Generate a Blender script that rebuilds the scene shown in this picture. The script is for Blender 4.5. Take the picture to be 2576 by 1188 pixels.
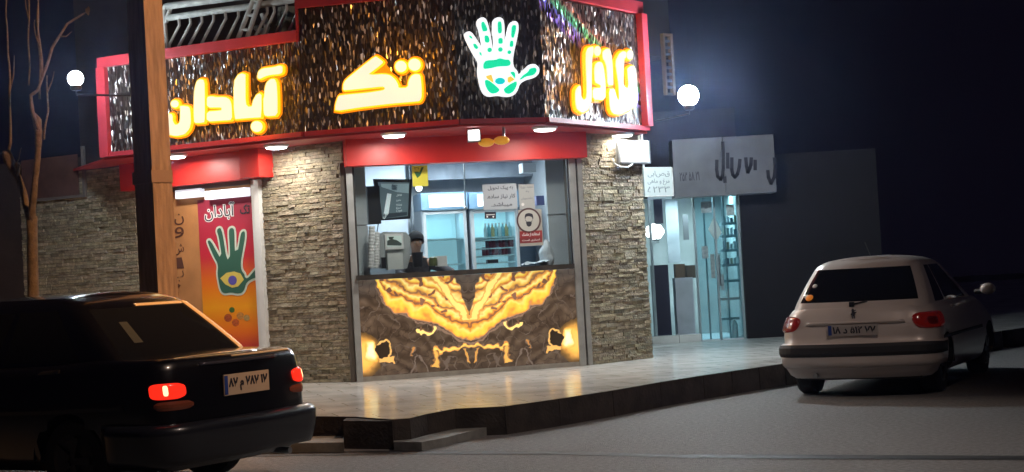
import bpy, math, random
from mathutils import Vector, Matrix, noise
random.seed(7)
SC = bpy.context.scene
for o in list(bpy.data.objects): bpy.data.objects.remove(o)
# ------------------------------------------------------------------ camera
H = 1.45                      # eye height of someone sitting in a car across the road
F = 4000.0                    # focal length in units of a 2575 px wide frame
PITCH, ROLL = math.atan(100/F), 0.056
FW = Vector((0, math.cos(PITCH), math.sin(PITCH)))
R0 = Vector((1, 0, 0)); U0 = R0.cross(FW)
CR = math.cos(ROLL)*R0 - math.sin(ROLL)*U0
CU = math.sin(ROLL)*R0 + math.cos(ROLL)*U0
EYE = Vector((0, 0, H))
cam = bpy.data.cameras.new('camera'); co = bpy.data.objects.new('camera', cam)
SC.collection.objects.link(co); SC.camera = co
cam.sensor_width = 36; cam.lens = F/2575*36; cam.clip_end = 2000; cam.clip_start = .05
m = Matrix((CR, CU, -FW)).transposed().to_4x4(); m.translation = EYE
co.matrix_world = m
# ------------------------------------------------------------------ night sky
w = bpy.data.worlds.new('World'); SC.world = w; w.use_nodes = True
bg = w.node_tree.nodes['Background']
bg.inputs[0].default_value = (.15, .11, .28, 1); bg.inputs[1].default_value = .013
SC.view_settings.view_transform = 'Standard'; SC.view_settings.look = 'None'
SC.view_settings.exposure = 0; SC.view_settings.gamma = 1
SC.cycles.use_denoising = True
SC.cycles.max_bounces = 6; SC.cycles.diffuse_bounces = 3; SC.cycles.glossy_bounces = 3
SC.cycles.transparent_max_bounces = 8; SC.cycles.caustics_reflective = False; SC.cycles.caustics_refractive = False
SC.cycles.sample_clamp_indirect = 4; SC.cycles.sample_clamp_direct = 0
# ------------------------------------------------------------------ helpers
def ray(x, y): return FW + CR*((x-1287.5)/F) + CU*((594-y)/F)
def onz(x, y, z):
    d = ray(x, y); return EYE + d*((z-H)/d.z)
def aty(x, y, Y):
    d = ray(x, y); return EYE + d*(Y/d.y)
class Plane:                   # a vertical plane: u along it, v = height, w = outwards
    def __init__(s, A, B):
        s.O = Vector((A[0], A[1], 0)); d = Vector((B[0]-A[0], B[1]-A[1], 0)); s.L = d.length
        s.e = d.normalized(); s.n = Vector((s.e.y, -s.e.x, 0))
    def hit(s, x, y, off=0):
        d = ray(x, y); t = ((s.O + s.n*off) - EYE).dot(s.n)/d.dot(s.n); p = EYE + d*t
        return ((p-s.O).dot(s.e), p.z)
    def P(s, u, v, w=0): return s.O + s.e*u + s.n*w + Vector((0, 0, v))
ORG = {}
def link(o): SC.collection.objects.link(o); return o
class G:
    def __init__(s): s.v = []; s.f = []; s.c = []; s.uv = []; s.usec = False; s.useuv = False
    def add(s, vs, fs, col=None, uvs=None):
        b = len(s.v); s.v += [Vector(p) for p in vs]; s.f += [tuple(b+i for i in f) for f in fs]
        s.c += [col or (1, 1, 1)]*len(vs) if not isinstance(col, list) else col
        s.uv += uvs if uvs else [(0, 0)]*len(vs)
        if col: s.usec = True
        if uvs: s.useuv = True
        return s
    def box8(s, ps, col=None):   # bottom 4 ccw, top 4 ccw
        return s.add(ps, [(3,2,1,0),(4,5,6,7),(0,1,5,4),(1,2,6,5),(2,3,7,6),(3,0,4,7)], col)
    def box(s, c, d, rz=0, col=None, M=None):
        ps = []
        for z in (-.5, .5):
            for x, y in ((-.5,-.5),(.5,-.5),(.5,.5),(-.5,.5)):
                p = Vector((x*d[0], y*d[1], z*d[2]))
                if rz: p = Matrix.Rotation(rz, 3, 'Z') @ p
                if M: p = M @ p
                ps.append(p + Vector(c))
        return s.box8(ps, col)
    def pbox(s, pl, u0, u1, v0, v1, w0, w1, col=None, jit=0):
        j = lambda: random.uniform(-jit, jit) if jit else 0
        q = [(u0,w1),(u1,w1),(u1,w0),(u0,w0)]
        ps = [pl.P(u, v0, w + (j() if w == w1 else 0)) for u, w in q] + [pl.P(u, v1, w + (j() if w == w1 else 0)) for u, w in q]
        return s.box8(ps, col)
    def poly(s, pl, pts, w0, w1, col=None):   # (u,v) polygon extruded from w0 to w1
        A = sum(pts[i][0]*pts[(i+1) % len(pts)][1]-pts[(i+1) % len(pts)][0]*pts[i][1] for i in range(len(pts)))
        if A < 0: pts = pts[::-1]
        n = len(pts)
        vs = [pl.P(u, v, w0) for u, v in pts] + [pl.P(u, v, w1) for u, v in pts]
        fs = [tuple(range(2*n-1, n-1, -1))[::-1], tuple(range(n))[::-1]] + [(i, (i+1) % n, n+(i+1) % n, n+i) for i in range(n)]
        return s.add(vs, fs, col)
    def tube(s, path, r, n=8, caps=True, col=None):
        path = [Vector(p) for p in path]; rs = r if isinstance(r, (list, tuple)) else [r]*len(path)
        vs = []; up = Vector((0, 0, 1)); last = None
        for i, p in enumerate(path):
            t = (path[min(i+1, len(path)-1)] - path[max(i-1, 0)]).normalized()
            if last is None: a = t.cross(up if abs(t.z) < .9 else Vector((1, 0, 0))).normalized()
            else: a = (last - t*last.dot(t)).normalized()
            last = a; b = t.cross(a)
            for k in range(n):
                q = 2*math.pi*k/n; vs.append(p + (a*math.cos(q)+b*math.sin(q))*rs[i])
        fs = [(i*n+k, i*n+(k+1) % n, (i+1)*n+(k+1) % n, (i+1)*n+k) for i in range(len(path)-1) for k in range(n)]
        if caps: fs += [tuple(range(n))[::-1], tuple(range((len(path)-1)*n, len(path)*n))]
        return s.add(vs, fs, col)
    def lathe(s, c, prof, axis=(0, 0, 1), n=20, col=None):
        ax = Vector(axis).normalized(); a = ax.orthogonal().normalized(); b = ax.cross(a); c = Vector(c)
        vs = [c + ax*h + (a*math.cos(2*math.pi*k/n)+b*math.sin(2*math.pi*k/n))*r for r, h in prof for k in range(n)]
        fs = [(i*n+k, i*n+(k+1) % n, (i+1)*n+(k+1) % n, (i+1)*n+k) for i in range(len(prof)-1) for k in range(n)]
        fs += [tuple(range(n))[::-1], tuple(range((len(prof)-1)*n, len(prof)*n))]
        return s.add(vs, fs, col)
    def ball(s, c, r, n=16, sc=(1, 1, 1), col=None):
        c = Vector(c); vs = []; fs = []
        for i in range(n//2+1):
            t = math.pi*i/(n//2)
            for k in range(n):
                q = 2*math.pi*k/n
                vs.append(c + Vector((math.sin(t)*math.cos(q)*r*sc[0], math.sin(t)*math.sin(q)*r*sc[1], math.cos(t)*r*sc[2])))
        for i in range(n//2):
            for k in range(n): fs.append((i*n+k, (i+1)*n+k, (i+1)*n+(k+1) % n, i*n+(k+1) % n))
        return s.add(vs, fs, col)
    def build(s, name, mat, parent=None, smooth=False, **tags):
        lo = [min(p[i] for p in s.v) for i in range(3)]; hi = [max(p[i] for p in s.v) for i in range(3)]
        c = Vector(((lo[0]+hi[0])/2, (lo[1]+hi[1])/2, lo[2]))
        me = bpy.data.meshes.new(name); me.from_pydata([p-c for p in s.v], [], s.f)
        if s.usec:
            ca = me.color_attributes.new('Col', 'FLOAT_COLOR', 'POINT')
            for i, q in enumerate(s.c): ca.data[i].color = (q[0], q[1], q[2], 1)
        if s.useuv:
            ul = me.uv_layers.new(name='UVMap')
            for l in me.loops: ul.data[l.index].uv = s.uv[l.vertex_index]
        if smooth:
            for p in me.polygons: p.use_smooth = True
        me.materials.append(mat); me.validate()
        o = link(bpy.data.objects.new(name, me))
        o.location = c
        if parent is not None:
            o.parent = parent; o.location = c - ORG[parent.name]
        ORG[o.name] = c
        for k, v in tags.items(): o[{'cat': 'category'}.get(k, k)] = v
        return o
def thing(name, label, cat, loc=(0, 0, 0), group=None, local=False, rz=0):
    o = link(bpy.data.objects.new(name, None)); o.location = loc; o.rotation_euler = (0, 0, rz)
    o.empty_display_size = .2
    o['label'] = label; o['category'] = cat
    if group: o['group'] = group
    ORG[o.name] = Vector((0, 0, 0)) if local else Vector(loc)
    return o
def dup(root, loc, rz, label, group):
    r = root.copy(); link(r); r.location = loc; r.rotation_euler = (0, 0, rz); r['label'] = label; r['group'] = group
    for ch in list(root.children):
        c = ch.copy(); link(c); c.parent = r
        for g in list(ch.children):
            d = g.copy(); link(d); d.parent = c
    return r
def M(name, col, rough=.6, metal=0, em=None, es=0, nz=0, ns=4, bump=0, bs=40, coat=0, vcol=False, spec=.5, col2=None, streak=None):
    mt = bpy.data.materials.new(name); mt.use_nodes = True; nt = mt.node_tree; N = nt.nodes; L = nt.links
    b = N['Principled BSDF']
    b.inputs['Base Color'].default_value = (*col, 1); b.inputs['Roughness'].default_value = rough
    b.inputs['Metallic'].default_value = metal; b.inputs['Coat Weight'].default_value = coat
    b.inputs['Coat Roughness'].default_value = .06; b.inputs['Specular IOR Level'].default_value = spec
    if em: b.inputs['Emission Color'].default_value = (*em, 1); b.inputs['Emission Strength'].default_value = es
    tc = N.new('ShaderNodeTexCoord'); src = None
    if nz:
        n1 = N.new('ShaderNodeTexNoise'); n1.inputs['Scale'].default_value = ns; n1.inputs['Detail'].default_value = 6
        if streak:
            mp = N.new('ShaderNodeMapping'); mp.inputs['Scale'].default_value = streak
            L.new(tc.outputs['Object'], mp.inputs[0]); L.new(mp.outputs[0], n1.inputs['Vector'])
        else: L.new(tc.outputs['Object'], n1.inputs['Vector'])
        r = N.new('ShaderNodeValToRGB'); r.color_ramp.elements[0].position = .32; r.color_ramp.elements[1].position = .68
        c2 = col2 or tuple(x*(1-nz) for x in col)
        r.color_ramp.elements[0].color = (*c2, 1)
        r.color_ramp.elements[1].color = (*[min(1, x*(1+nz*.4)) for x in col], 1)
        L.new(n1.outputs['Fac'], r.inputs[0]); src = r.outputs[0]
    if vcol:
        a = N.new('ShaderNodeAttribute'); a.attribute_name = 'Col'
        if src:
            mx = N.new('ShaderNodeMix'); mx.data_type = 'RGBA'; mx.blend_type = 'MULTIPLY'; mx.inputs[0].default_value = 1
            L.new(src, mx.inputs[6]); L.new(a.outputs['Color'], mx.inputs[7]); src = mx.outputs[2]
        else: src = a.outputs['Color']
    if src: L.new(src, b.inputs['Base Color'])
    if bump:
        n2 = N.new('ShaderNodeTexNoise'); n2.inputs['Scale'].default_value = bs; n2.inputs['Detail'].default_value = 4
        L.new(tc.outputs['Object'], n2.inputs['Vector'])
        bp = N.new('ShaderNodeBump'); bp.inputs['Strength'].default_value = bump; bp.inputs['Distance'].default_value = .02
        L.new(n2.outputs['Fac'], bp.inputs['Height']); L.new(bp.outputs[0], b.inputs['Normal'])
    return mt
def E(name, col, s, rough=.5): return M(name, tuple(min(.8, c) for c in col), rough, em=col, es=s)
# Persian text: contextual forms, drawn right to left
FORMS = {'ا': (0xFE8D, 2), 'آ': (0xFE81, 2), 'ب': (0xFE8F, 4), 'پ': (0xFB56, 4), 'ت': (0xFE95, 4), 'ج': (0xFE9D, 4), 'ح': (0xFEA1, 4),
 'خ': (0xFEA5, 4), 'د': (0xFEA9, 2), 'ر': (0xFEAD, 2), 'ز': (0xFEAF, 2), 'س': (0xFEB1, 4), 'ش': (0xFEB5, 4), 'ع': (0xFEC9, 4), 'ف': (0xFED1, 4),
 'ق': (0xFED5, 4), 'ک': (0xFB8E, 4), 'ل': (0xFEDD, 4), 'م': (0xFEE1, 4), 'ن': (0xFEE5, 4), 'و': (0xFEED, 2), 'ه': (0xFEE9, 4), 'ی': (0xFBFC, 4), 'ط': (0xFEC1, 4), 'ض': (0xFEBD, 4)}
def shape(s):
    out = []
    for i, ch in enumerate(s):
        if ch not in FORMS: out.append(ch); continue
        base, k = FORMS[ch]
        pj = i > 0 and s[i-1] in FORMS and FORMS[s[i-1]][1] == 4
        nj = k == 4 and i+1 < len(s) and s[i+1] in FORMS
        out.append(chr(base + (3 if pj and nj else 1 if pj else 2 if nj else 0)))
    res = ''.join(out[::-1])
    return res
def text(name, s, pl, rect, mat, parent, w, th=.004, rtl=True, bold=0, keep=None):
    """writing laid on plane pl inside rect (u0,u1,v0,v1) at height w"""
    cu = bpy.data.curves.new('t', 'FONT'); cu.body = shape(s) if rtl else s; cu.resolution_u = 2; cu.offset = bold
    o = bpy.data.objects.new('t', cu); SC.collection.objects.link(o)
    dg = bpy.context.evaluated_depsgraph_get(); me = bpy.data.meshes.new_from_object(o.evaluated_get(dg))
    bpy.data.objects.remove(o)
    xs = [v.co.x for v in me.vertices]; ys = [v.co.y for v in me.vertices]
    if not xs: return None
    u0, u1, v0, v1 = rect; x0, x1, y0, y1 = min(xs), max(xs), min(ys), max(ys)
    g = G(); vs = [pl.P(u0+(v.co.x-x0)/(x1-x0)*(u1-u0), v0+(v.co.y-y0)/(y1-y0)*(v1-v0), w+th) for v in me.vertices]
    fs = [tuple(p.vertices) for p in me.polygons]
    n = len(vs); ec = {}
    for f in fs:
        for a, b in zip(f, f[1:]+f[:1]): ec[(a, b)] = 1
    vs += [p - pl.n*th for p in vs]
    side = [(b, a, a+n, b+n) for a, b in ec if (b, a) not in ec]
    g.add(vs, fs+side); bpy.data.meshes.remove(me)
    return g.build(name, mat, parent)
def offset(pts, d):
    A = sum(pts[i][0]*pts[(i+1) % len(pts)][1]-pts[(i+1) % len(pts)][0]*pts[i][1] for i in range(len(pts)))
    if A < 0: pts = pts[::-1]
    out = []; n = len(pts)
    for i in range(n):
        a, b, c = (Vector((*pts[(i+k) % n], 0)) for k in (-1, 0, 1))
        e1 = (b-a).normalized(); e2 = (c-b).normalized()
        n1 = Vector((e1.y, -e1.x, 0)); n2 = Vector((e2.y, -e2.x, 0)); m_ = n1+n2
        if m_.length < .3: m_ = n1
        m_ = m_.normalized(); k = min(1.6, 1/max(.4, m_.dot(n1)))
        out.append((b.x+m_.x*d*k, b.y+m_.y*d*k))
    return out
def chaikin(pts, r=.22, it=2):
    for _ in range(it):
        q = []
        for i in range(len(pts)):
            a, b = pts[i], pts[(i+1) % len(pts)]
            q += [(a[0]*(1-r)+b[0]*r, a[1]*(1-r)+b[1]*r), (a[0]*r+b[0]*(1-r), a[1]*r+b[1]*(1-r))]
        pts = q
    return pts
def circ(cx, cy, rx, ry=None, n=18):
    ry = ry or rx; return [(cx+rx*math.cos(2*math.pi*k/n), cy+ry*math.sin(2*math.pi*k/n)) for k in range(n)]
def crop(ox, oy, s): return lambda p: (ox+p[0]*s, oy+p[1]*s)
C3 = crop(830.2, 357.6, .32253); C4 = crop(1136.7, 25.5, .19352); C5 = crop(1392.1, 76.6, .23652)
C6 = crop(395.9, 146.9, .18277); C7 = crop(817.4, 127.7, .15051); C8 = crop(191.6, 319.3, .37625)
def rect(pl, x0, y0, x1, y1, off=0):      # rectangle on a plane from two opposite picture corners
    a = pl.hit(x0, y0, off); b = pl.hit(x1, y1, off)
    return (min(a[0], b[0]), max(a[0], b[0]), min(a[1], b[1]), max(a[1], b[1]))
# ------------------------------------------------------------------ materials
m_road = M('asphalt', (.25, .25, .25), .6, nz=.34, ns=24, bump=1.0, bs=90)
m_pave = M('pavement stone', (.72, .72, .69), .16, nz=.25, ns=2.2, bump=.08, bs=12)
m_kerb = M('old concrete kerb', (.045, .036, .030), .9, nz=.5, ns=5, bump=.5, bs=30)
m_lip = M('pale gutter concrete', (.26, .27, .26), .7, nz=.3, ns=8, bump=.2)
m_grout = M('stone grout', (.10, .085, .07), .95)
m_stone = M('split stone', (.38, .325, .24), .92, nz=.35, ns=16, bump=1.0, bs=45, vcol=True)
m_red = M('red sheet metal', (.62, .025, .018), .42, nz=.15, ns=2, bump=.05, bs=6)
m_maroon = M('maroon frame metal', (.40, .035, .05), .38, nz=.2, ns=3)
m_alu = M('grey aluminium frame', (.42, .44, .44), .4, metal=.3, nz=.2, ns=6)
m_black = M('black plastic', (.012, .012, .014), .4)
m_darkbrown = M('dark wall plaster', (.05, .032, .028), .9, nz=.4, ns=1.5, bump=.3, bs=25)
m_rail = M('grey painted railing', (.66, .66, .62), .5, nz=.25, ns=9)
m_white = M('white plastic', (.72, .73, .72), .45, nz=.08, ns=4)
m_paper = M('paper', (.74, .76, .76), .8, nz=.05, ns=12)
m_ink = M('black ink', (.02, .02, .03), .7)
m_tile = M('grey wall tile', (.52, .56, .58), .25, nz=.12, ns=2)
m_ctr = M('dark counter edge', (.05, .042, .035), .4, nz=.4, ns=8)
m_steel = M('brushed steel', (.5, .52, .54), .3, metal=.9)
m_conc = M('pole concrete', (.30, .22, .16), .85, nz=.35, ns=4, bump=.25, bs=30, streak=(6, 6, .8))
m_bark = M('bark', (.11, .085, .06), .9, nz=.5, ns=12, bump=.6, bs=40)
m_hsil = M('silver car paint', (.72, .66, .63), .36, metal=.15, nz=.08, ns=1.5, coat=.5)
m_sblk = M('black car paint', (.002, .002, .003), .30, metal=.0, coat=1)
m_glass_d = M('tinted car glass', (.008, .009, .010), .05, spec=.6)
m_rub = M('black rubber', (.02, .02, .022), .6)
m_tyre = M('tyre rubber', (.014, .014, .014), .8, bump=.3, bs=60)
m_rim = M('alloy rim', (.05, .05, .052), .5, metal=.5)
m_chrome = M('chrome', (.6, .6, .6), .15, metal=1)
def sequin(sheen_band=False):
    mt = bpy.data.materials.new('sequin panel'); mt.use_nodes = True; N = mt.node_tree.nodes; L = mt.node_tree.links
    b = N['Principled BSDF']; uv = N.new('ShaderNodeUVMap'); mp = N.new('ShaderNodeMapping')
    mp.inputs['Scale'].default_value = (66, 17, 1); L.new(uv.outputs[0], mp.inputs[0])
    v = N.new('ShaderNodeTexVoronoi'); v.voronoi_dimensions = '2D'; v.inputs['Randomness'].default_value = .85; v.inputs['Scale'].default_value = 1
    L.new(mp.outputs[0], v.inputs['Vector'])
    sp = N.new('ShaderNodeSeparateColor'); L.new(v.outputs['Color'], sp.inputs[0])
    r = N.new('ShaderNodeValToRGB'); e = r.color_ramp.elements
    e[0].position = 0; e[0].color = (.022, .018, .018, 1); e[1].position = 1; e[1].color = (.70, .67, .65, 1)
    a = e.new(.60); a.color = (.032, .027, .025, 1); a = e.new(.88); a.color = (.065, .054, .05, 1); a = e.new(.965); a.color = (.5, .48, .46, 1)
    L.new(sp.outputs[0], r.inputs[0]); L.new(r.outputs[0], b.inputs['Base Color'])
    if sheen_band:                     # lamp's diffraction sheen painted into some sequins: violet, blue and green
        ux = N.new('ShaderNodeSeparateXYZ'); L.new(uv.outputs[0], ux.inputs[0])
        ma = N.new('ShaderNodeMath'); ma.operation = 'MULTIPLY_ADD'; L.new(ux.outputs[0], ma.inputs[0]); ma.inputs[1].default_value = sheen_band[0]; L.new(ux.outputs[1], ma.inputs[2])
        mb = N.new('ShaderNodeMath'); mb.operation = 'ADD'; L.new(ma.outputs[0], mb.inputs[0]); mb.inputs[1].default_value = sheen_band[1]
        hr = N.new('ShaderNodeValToRGB'); h = hr.color_ramp.elements; h[0].position = 0; h[0].color = (.0, .0, .0, 1); h[1].position = 1; h[1].color = (0, 0, 0, 1)
        for q, c in ((.30, (.0, .0, .0)), (.36, (.28, .16, .95)), (.50, (.20, .20, .95)), (.56, (.05, .65, .30)), (.64, (.10, .60, .35)), (.70, (.35, .12, .10)), (.80, (0, 0, 0))):
            z = h.new(q); z.color = (*c, 1)
        L.new(mb.outputs[0], hr.inputs[0])
        gt = N.new('ShaderNodeMath'); gt.operation = 'GREATER_THAN'; L.new(sp.outputs[1], gt.inputs[0]); gt.inputs[1].default_value = .45
        mk = N.new('ShaderNodeMix'); mk.data_type = 'RGBA'; mk.blend_type = 'ADD'; L.new(gt.outputs[0], mk.inputs[0]); L.new(r.outputs[0], mk.inputs[6]); L.new(hr.outputs[0], mk.inputs[7]); L.new(mk.outputs[2], b.inputs['Base Color'])
    b.inputs['Metallic'].default_value = .4; b.inputs['Roughness'].default_value = .28
    s = N.new('ShaderNodeVectorMath'); s.operation = 'SUBTRACT'; L.new(v.outputs['Color'], s.inputs[0]); s.inputs[1].default_value = (.5, .5, .5)
    k = N.new('ShaderNodeVectorMath'); k.operation = 'MULTIPLY'; L.new(s.outputs[0], k.inputs[0]); k.inputs[1].default_value = (1.0, 1.0, 1.1)
    g = N.new('ShaderNodeNewGeometry'); ad = N.new('ShaderNodeVectorMath'); L.new(g.outputs['Normal'], ad.inputs[0]); L.new(k.outputs[0], ad.inputs[1])
    nn = N.new('ShaderNodeVectorMath'); nn.operation = 'NORMALIZE'; L.new(ad.outputs[0], nn.inputs[0]); L.new(nn.outputs[0], b.inputs['Normal'])
    return mt
m_seq = sequin(); SHEEN_BAND = None
def glass(name, tint, k=.93, rough=.03):
    mt = bpy.data.materials.new(name); mt.use_nodes = True; N = mt.node_tree.nodes; L = mt.node_tree.links
    for n in list(N):
        if n.type == 'BSDF_PRINCIPLED': N.remove(n)
    t = N.new('ShaderNodeBsdfTransparent'); t.inputs[0].default_value = (*tint, 1)
    g = N.new('ShaderNodeBsdfGlossy'); g.inputs['Roughness'].default_value = rough
    mx = N.new('ShaderNodeMixShader'); mx.inputs[0].default_value = 1-k
    L.new(t.outputs[0], mx.inputs[1]); L.new(g.outputs[0], mx.inputs[2]); L.new(mx.outputs[0], N['Material Output'].inputs[0])
    return mt
m_pane = glass('window glass', (.93, .96, .97)); m_pane2 = glass('shop door glass', (.72, .88, .92), .9, .08)
# ------------------------------------------------------------------ plan of the corner
KZ = .26
A = onz(893, 961, KZ); B = onz(1480, 919, KZ); C = onz(1640, 901, KZ)
LD = Vector((-math.cos(math.radians(30)), math.sin(math.radians(30)), 0)); L0 = A + LD*8.2
MAIN = Plane(A, B); RIGHT = Plane(B, C); LEFT = Plane(L0, A)
SZ = H + 1.80
sp_ = [onz(263, 397, SZ), onz(766, 344, SZ), onz(1157, 313, SZ), onz(1372, 308, SZ), onz(1627, 330, SZ)]
S0, S1, S2, S3 = (Plane(sp_[i], sp_[i+1]) for i in range(4))
print('PLAN', [tuple(round(c, 2) for c in p) for p in (A, B, C, L0, *sp_)])
# ------------------------------------------------------------------ ground
g = G(); g.add([(-60, -20, 0), (60, -20, 0), (60, 90, 0), (-60, 90, 0)], [(0, 1, 2, 3)])
g.build('road', m_road, kind='structure')
edge_px = [(-700, 1075), (300, 1057), (774, 1047), (893, 1048), (985, 1055), (1030, 1052), (1074, 1041), (1143, 1028), (1268, 1022), (1405, 1003), (1540, 982), (1660, 961), (1768, 944), (1973, 914), (2200, 880)]
edge = [onz(x, y, KZ) for x, y in edge_px]; edge.append(edge[-1] + (edge[-1]-edge[-2]).normalized()*30)
back = [(45, 60), (-40, 60)]
g = G(); n = len(edge)
top = [(p.x, p.y, KZ) for p in edge] + [(x, y, KZ) for x, y in back]
g.add(top, [tuple(range(len(top)))]); g.build('pavement', m_pave, kind='structure')
kb = G(); st = .10          # kerb stones: front face, slightly battered, with a step along the left part
for i in range(n-1):
    a, b = edge[i], edge[i+1]; nrm = Vector(((b-a).y, -(b-a).x, 0)).normalized()
    L_ = (b-a).length; k = max(1, int(L_/.5)) if i < n-2 else 30
    for j in range(k):
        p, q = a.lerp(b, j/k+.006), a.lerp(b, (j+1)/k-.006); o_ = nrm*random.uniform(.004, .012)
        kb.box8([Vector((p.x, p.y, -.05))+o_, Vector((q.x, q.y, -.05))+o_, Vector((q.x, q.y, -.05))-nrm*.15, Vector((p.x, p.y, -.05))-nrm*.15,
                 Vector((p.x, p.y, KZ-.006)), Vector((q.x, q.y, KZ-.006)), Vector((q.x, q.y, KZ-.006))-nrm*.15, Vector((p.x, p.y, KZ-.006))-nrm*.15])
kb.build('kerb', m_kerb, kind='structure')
# gutter ledge in front of the left part of the kerb, interrupted by a concrete block
def ledge(px_in, px_out, z, mat, name, zb=-.02):
    g = G(); q = [onz(x, y, z) for x, y in px_in]; r = [onz(x, y, z) for x, y in px_out]; k = len(q)
    vs = q + r + [Vector((p.x, p.y, zb)) for p in q+r]; fs = []
    for i in range(k-1):
        fs += [(i, k+i, k+i+1, i+1), (k+i, 3*k+i, 3*k+i+1, k+i+1)]
    fs += [(0, 2*k, 3*k, k), (k-1, 2*k-1, 4*k-1, 3*k-1)]
    g.add(vs, fs); return g.build(name, mat, kind='structure')
ledge([(-700, 1122), (726, 1099), (864, 1096)], [(-700, 1140), (726, 1115), (864, 1113)], .085, m_lip, 'gutter_ledge')
ledge([(990, 1101), (1040, 1096), (1090, 1084), (1150, 1072), (1240, 1065)], [(990, 1112), (1060, 1112), (1110, 1103), (1170, 1088), (1240, 1071)], .075, m_lip, 'gutter_ledge')
bk = G(); bp = [onz(866, 1129, 0), onz(990, 1131, 0)]; d_ = Vector((0, 1, 0))
bk.box8([bp[0], bp[1], bp[1]+d_*.9, bp[0]+d_*.9] + [p+Vector((0, 0, KZ-.012)) for p in (bp[0], bp[1], bp[1]+d_*.9, bp[0]+d_*.9)])
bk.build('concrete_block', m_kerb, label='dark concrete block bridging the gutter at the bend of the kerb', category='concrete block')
# dark ramp of soil between ledge and road, right of the block
g = G(); pts = [(995, 1112), (1110, 1104), (1240, 1071), (1330, 1088), (1238, 1110), (1150, 1123), (1074, 1130), (995, 1132)]
# tar seam across the road
g = G(); top = [onz(x, y, .004) for x, y in [(600, 1140), (1000, 1133), (1405, 1136), (1723, 1143), (2041, 1144), (2700, 1147)]]
bot = [onz(x, y, .004) for x, y in [(600, 1149), (1000, 1142), (1405, 1143), (1723, 1152), (2041, 1154), (2700, 1157)]]
g.add(top+bot, [(i, 6+i, 7+i, i+1) for i in range(5)]); g.build('road_seam', M('tar seam', (.02, .02, .022), .6), kind='structure')
# pavement slab joints
g = G(); 
nt_ = m_pave.node_tree; bt = nt_.nodes.new('ShaderNodeTexBrick'); tcx = nt_.nodes.new('ShaderNodeTexCoord'); mpx = nt_.nodes.new('ShaderNodeMapping'); mpx.inputs['Rotation'].default_value = (0, 0, -.28)
nt_.links.new(tcx.outputs['Object'], mpx.inputs[0]); nt_.links.new(mpx.outputs[0], bt.inputs['Vector'])
bt.inputs['Scale'].default_value = 1; bt.inputs['Brick Width'].default_value = .6; bt.inputs['Row Height'].default_value = .4; bt.inputs['Mortar Size'].default_value = .006; bt.offset = .5
bt.inputs['Color1'].default_value = (1, 1, 1, 1); bt.inputs['Color2'].default_value = (.90, .90, .90, 1); bt.inputs['Mortar'].default_value = (.45, .44, .42, 1)
pb = nt_.nodes['Principled BSDF']; old = pb.inputs['Base Color'].links[0].from_socket; mxx = nt_.nodes.new('ShaderNodeMix'); mxx.data_type = 'RGBA'; mxx.blend_type = 'MULTIPLY'; mxx.inputs[0].default_value = 1
nt_.links.new(old, mxx.inputs[6]); nt_.links.new(bt.outputs['Color'], mxx.inputs[7]); nt_.links.new(mxx.outputs[2], pb.inputs['Base Color'])

# ------------------------------------------------------------------ shop building
shop = thing('corner_shop', 'corner falafel shop clad in tan split stone with red awnings and a wide serving window', 'shop', (A.x, A.y, KZ))
def stone(pl, u0, u1, v0, v1, g, holes=()):
    v = v0
    while v < v1-.01:
        h = random.uniform(.028, .055); vt = min(v+h, v1); u = u0 - random.uniform(0, .1)
        while u < u1:
            l = random.uniform(.08, .26); a, b = max(u, u0), min(u+l, u1); u += l
            if b-a < .012: continue
            if any(a < h1 and b > h0 and v < g1 and vt > g0 for h0, h1, g0, g1 in holes): continue
            t = random.uniform(.72, 1.12); c = (t*random.uniform(.95, 1.06), t, t*random.uniform(.88, 1.02))
            if random.random() < .12: c = tuple(x*.7 for x in c)
            g.pbox(pl, a+.002, b-.002, v+.002, vt-.002, 0, random.uniform(.008, .028), c, .005)
        v = vt
def part(name, g, mat, parent=shop, **k): return g.build(name, mat, parent, **k)
uj0 = MAIN.hit(868, 600)[0]; uj1 = MAIN.hit(1472, 600)[0]
wl = MAIN.hit(889, 600)[0]; wr = MAIN.hit(1436, 600)[0]
sill = MAIN.hit(1165, 680)[1]; wtop = SZ-.15
TOPZ = SZ+.0
# structural walls behind the cladding
dl, dr = LEFT.hit(352, 650)[0], LEFT.hit(643, 650)[0]; dtop = LEFT.hit(560, 470)[1]
g = G(); g.pbox(LEFT, 0, dl, KZ-.02, TOPZ, -.22, -.001); g.pbox(LEFT, dr, LEFT.L-.005, KZ-.02, TOPZ, -.22, -.001); g.pbox(LEFT, dl, dr, dtop, TOPZ, -.22, -.001)
part('wall', g, m_grout)
g = G(); g.pbox(RIGHT, .0, RIGHT.L, KZ-.02, TOPZ, -.25, -.001); part('wall', g, m_grout)
g = G(); wv = MAIN.hit(1165, 300)[1]; g.pbox(MAIN, .0, MAIN.L, MAIN.hit(1165, 400)[1], TOPZ, -.25, -.003); part('wall', g, m_grout)
g = G(); stone(LEFT, dr+.10, LEFT.L+.0, KZ+.003, TOPZ-.01, g); part('stone_pillar', g, m_stone, label='tan split-stone pillar between the door and the serving window')
g = G(); stone(LEFT, LEFT.hit(60, 650)[0], dl-.02, KZ+.003, LEFT.hit(200, 430)[1], g); part('stone_wall', g, m_stone)
g = G(); stone(RIGHT, 0, RIGHT.L, KZ+.003, TOPZ-.01, g); part('stone_pillar', g, m_stone, label='split-stone pillar at the right corner of the shop')
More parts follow.
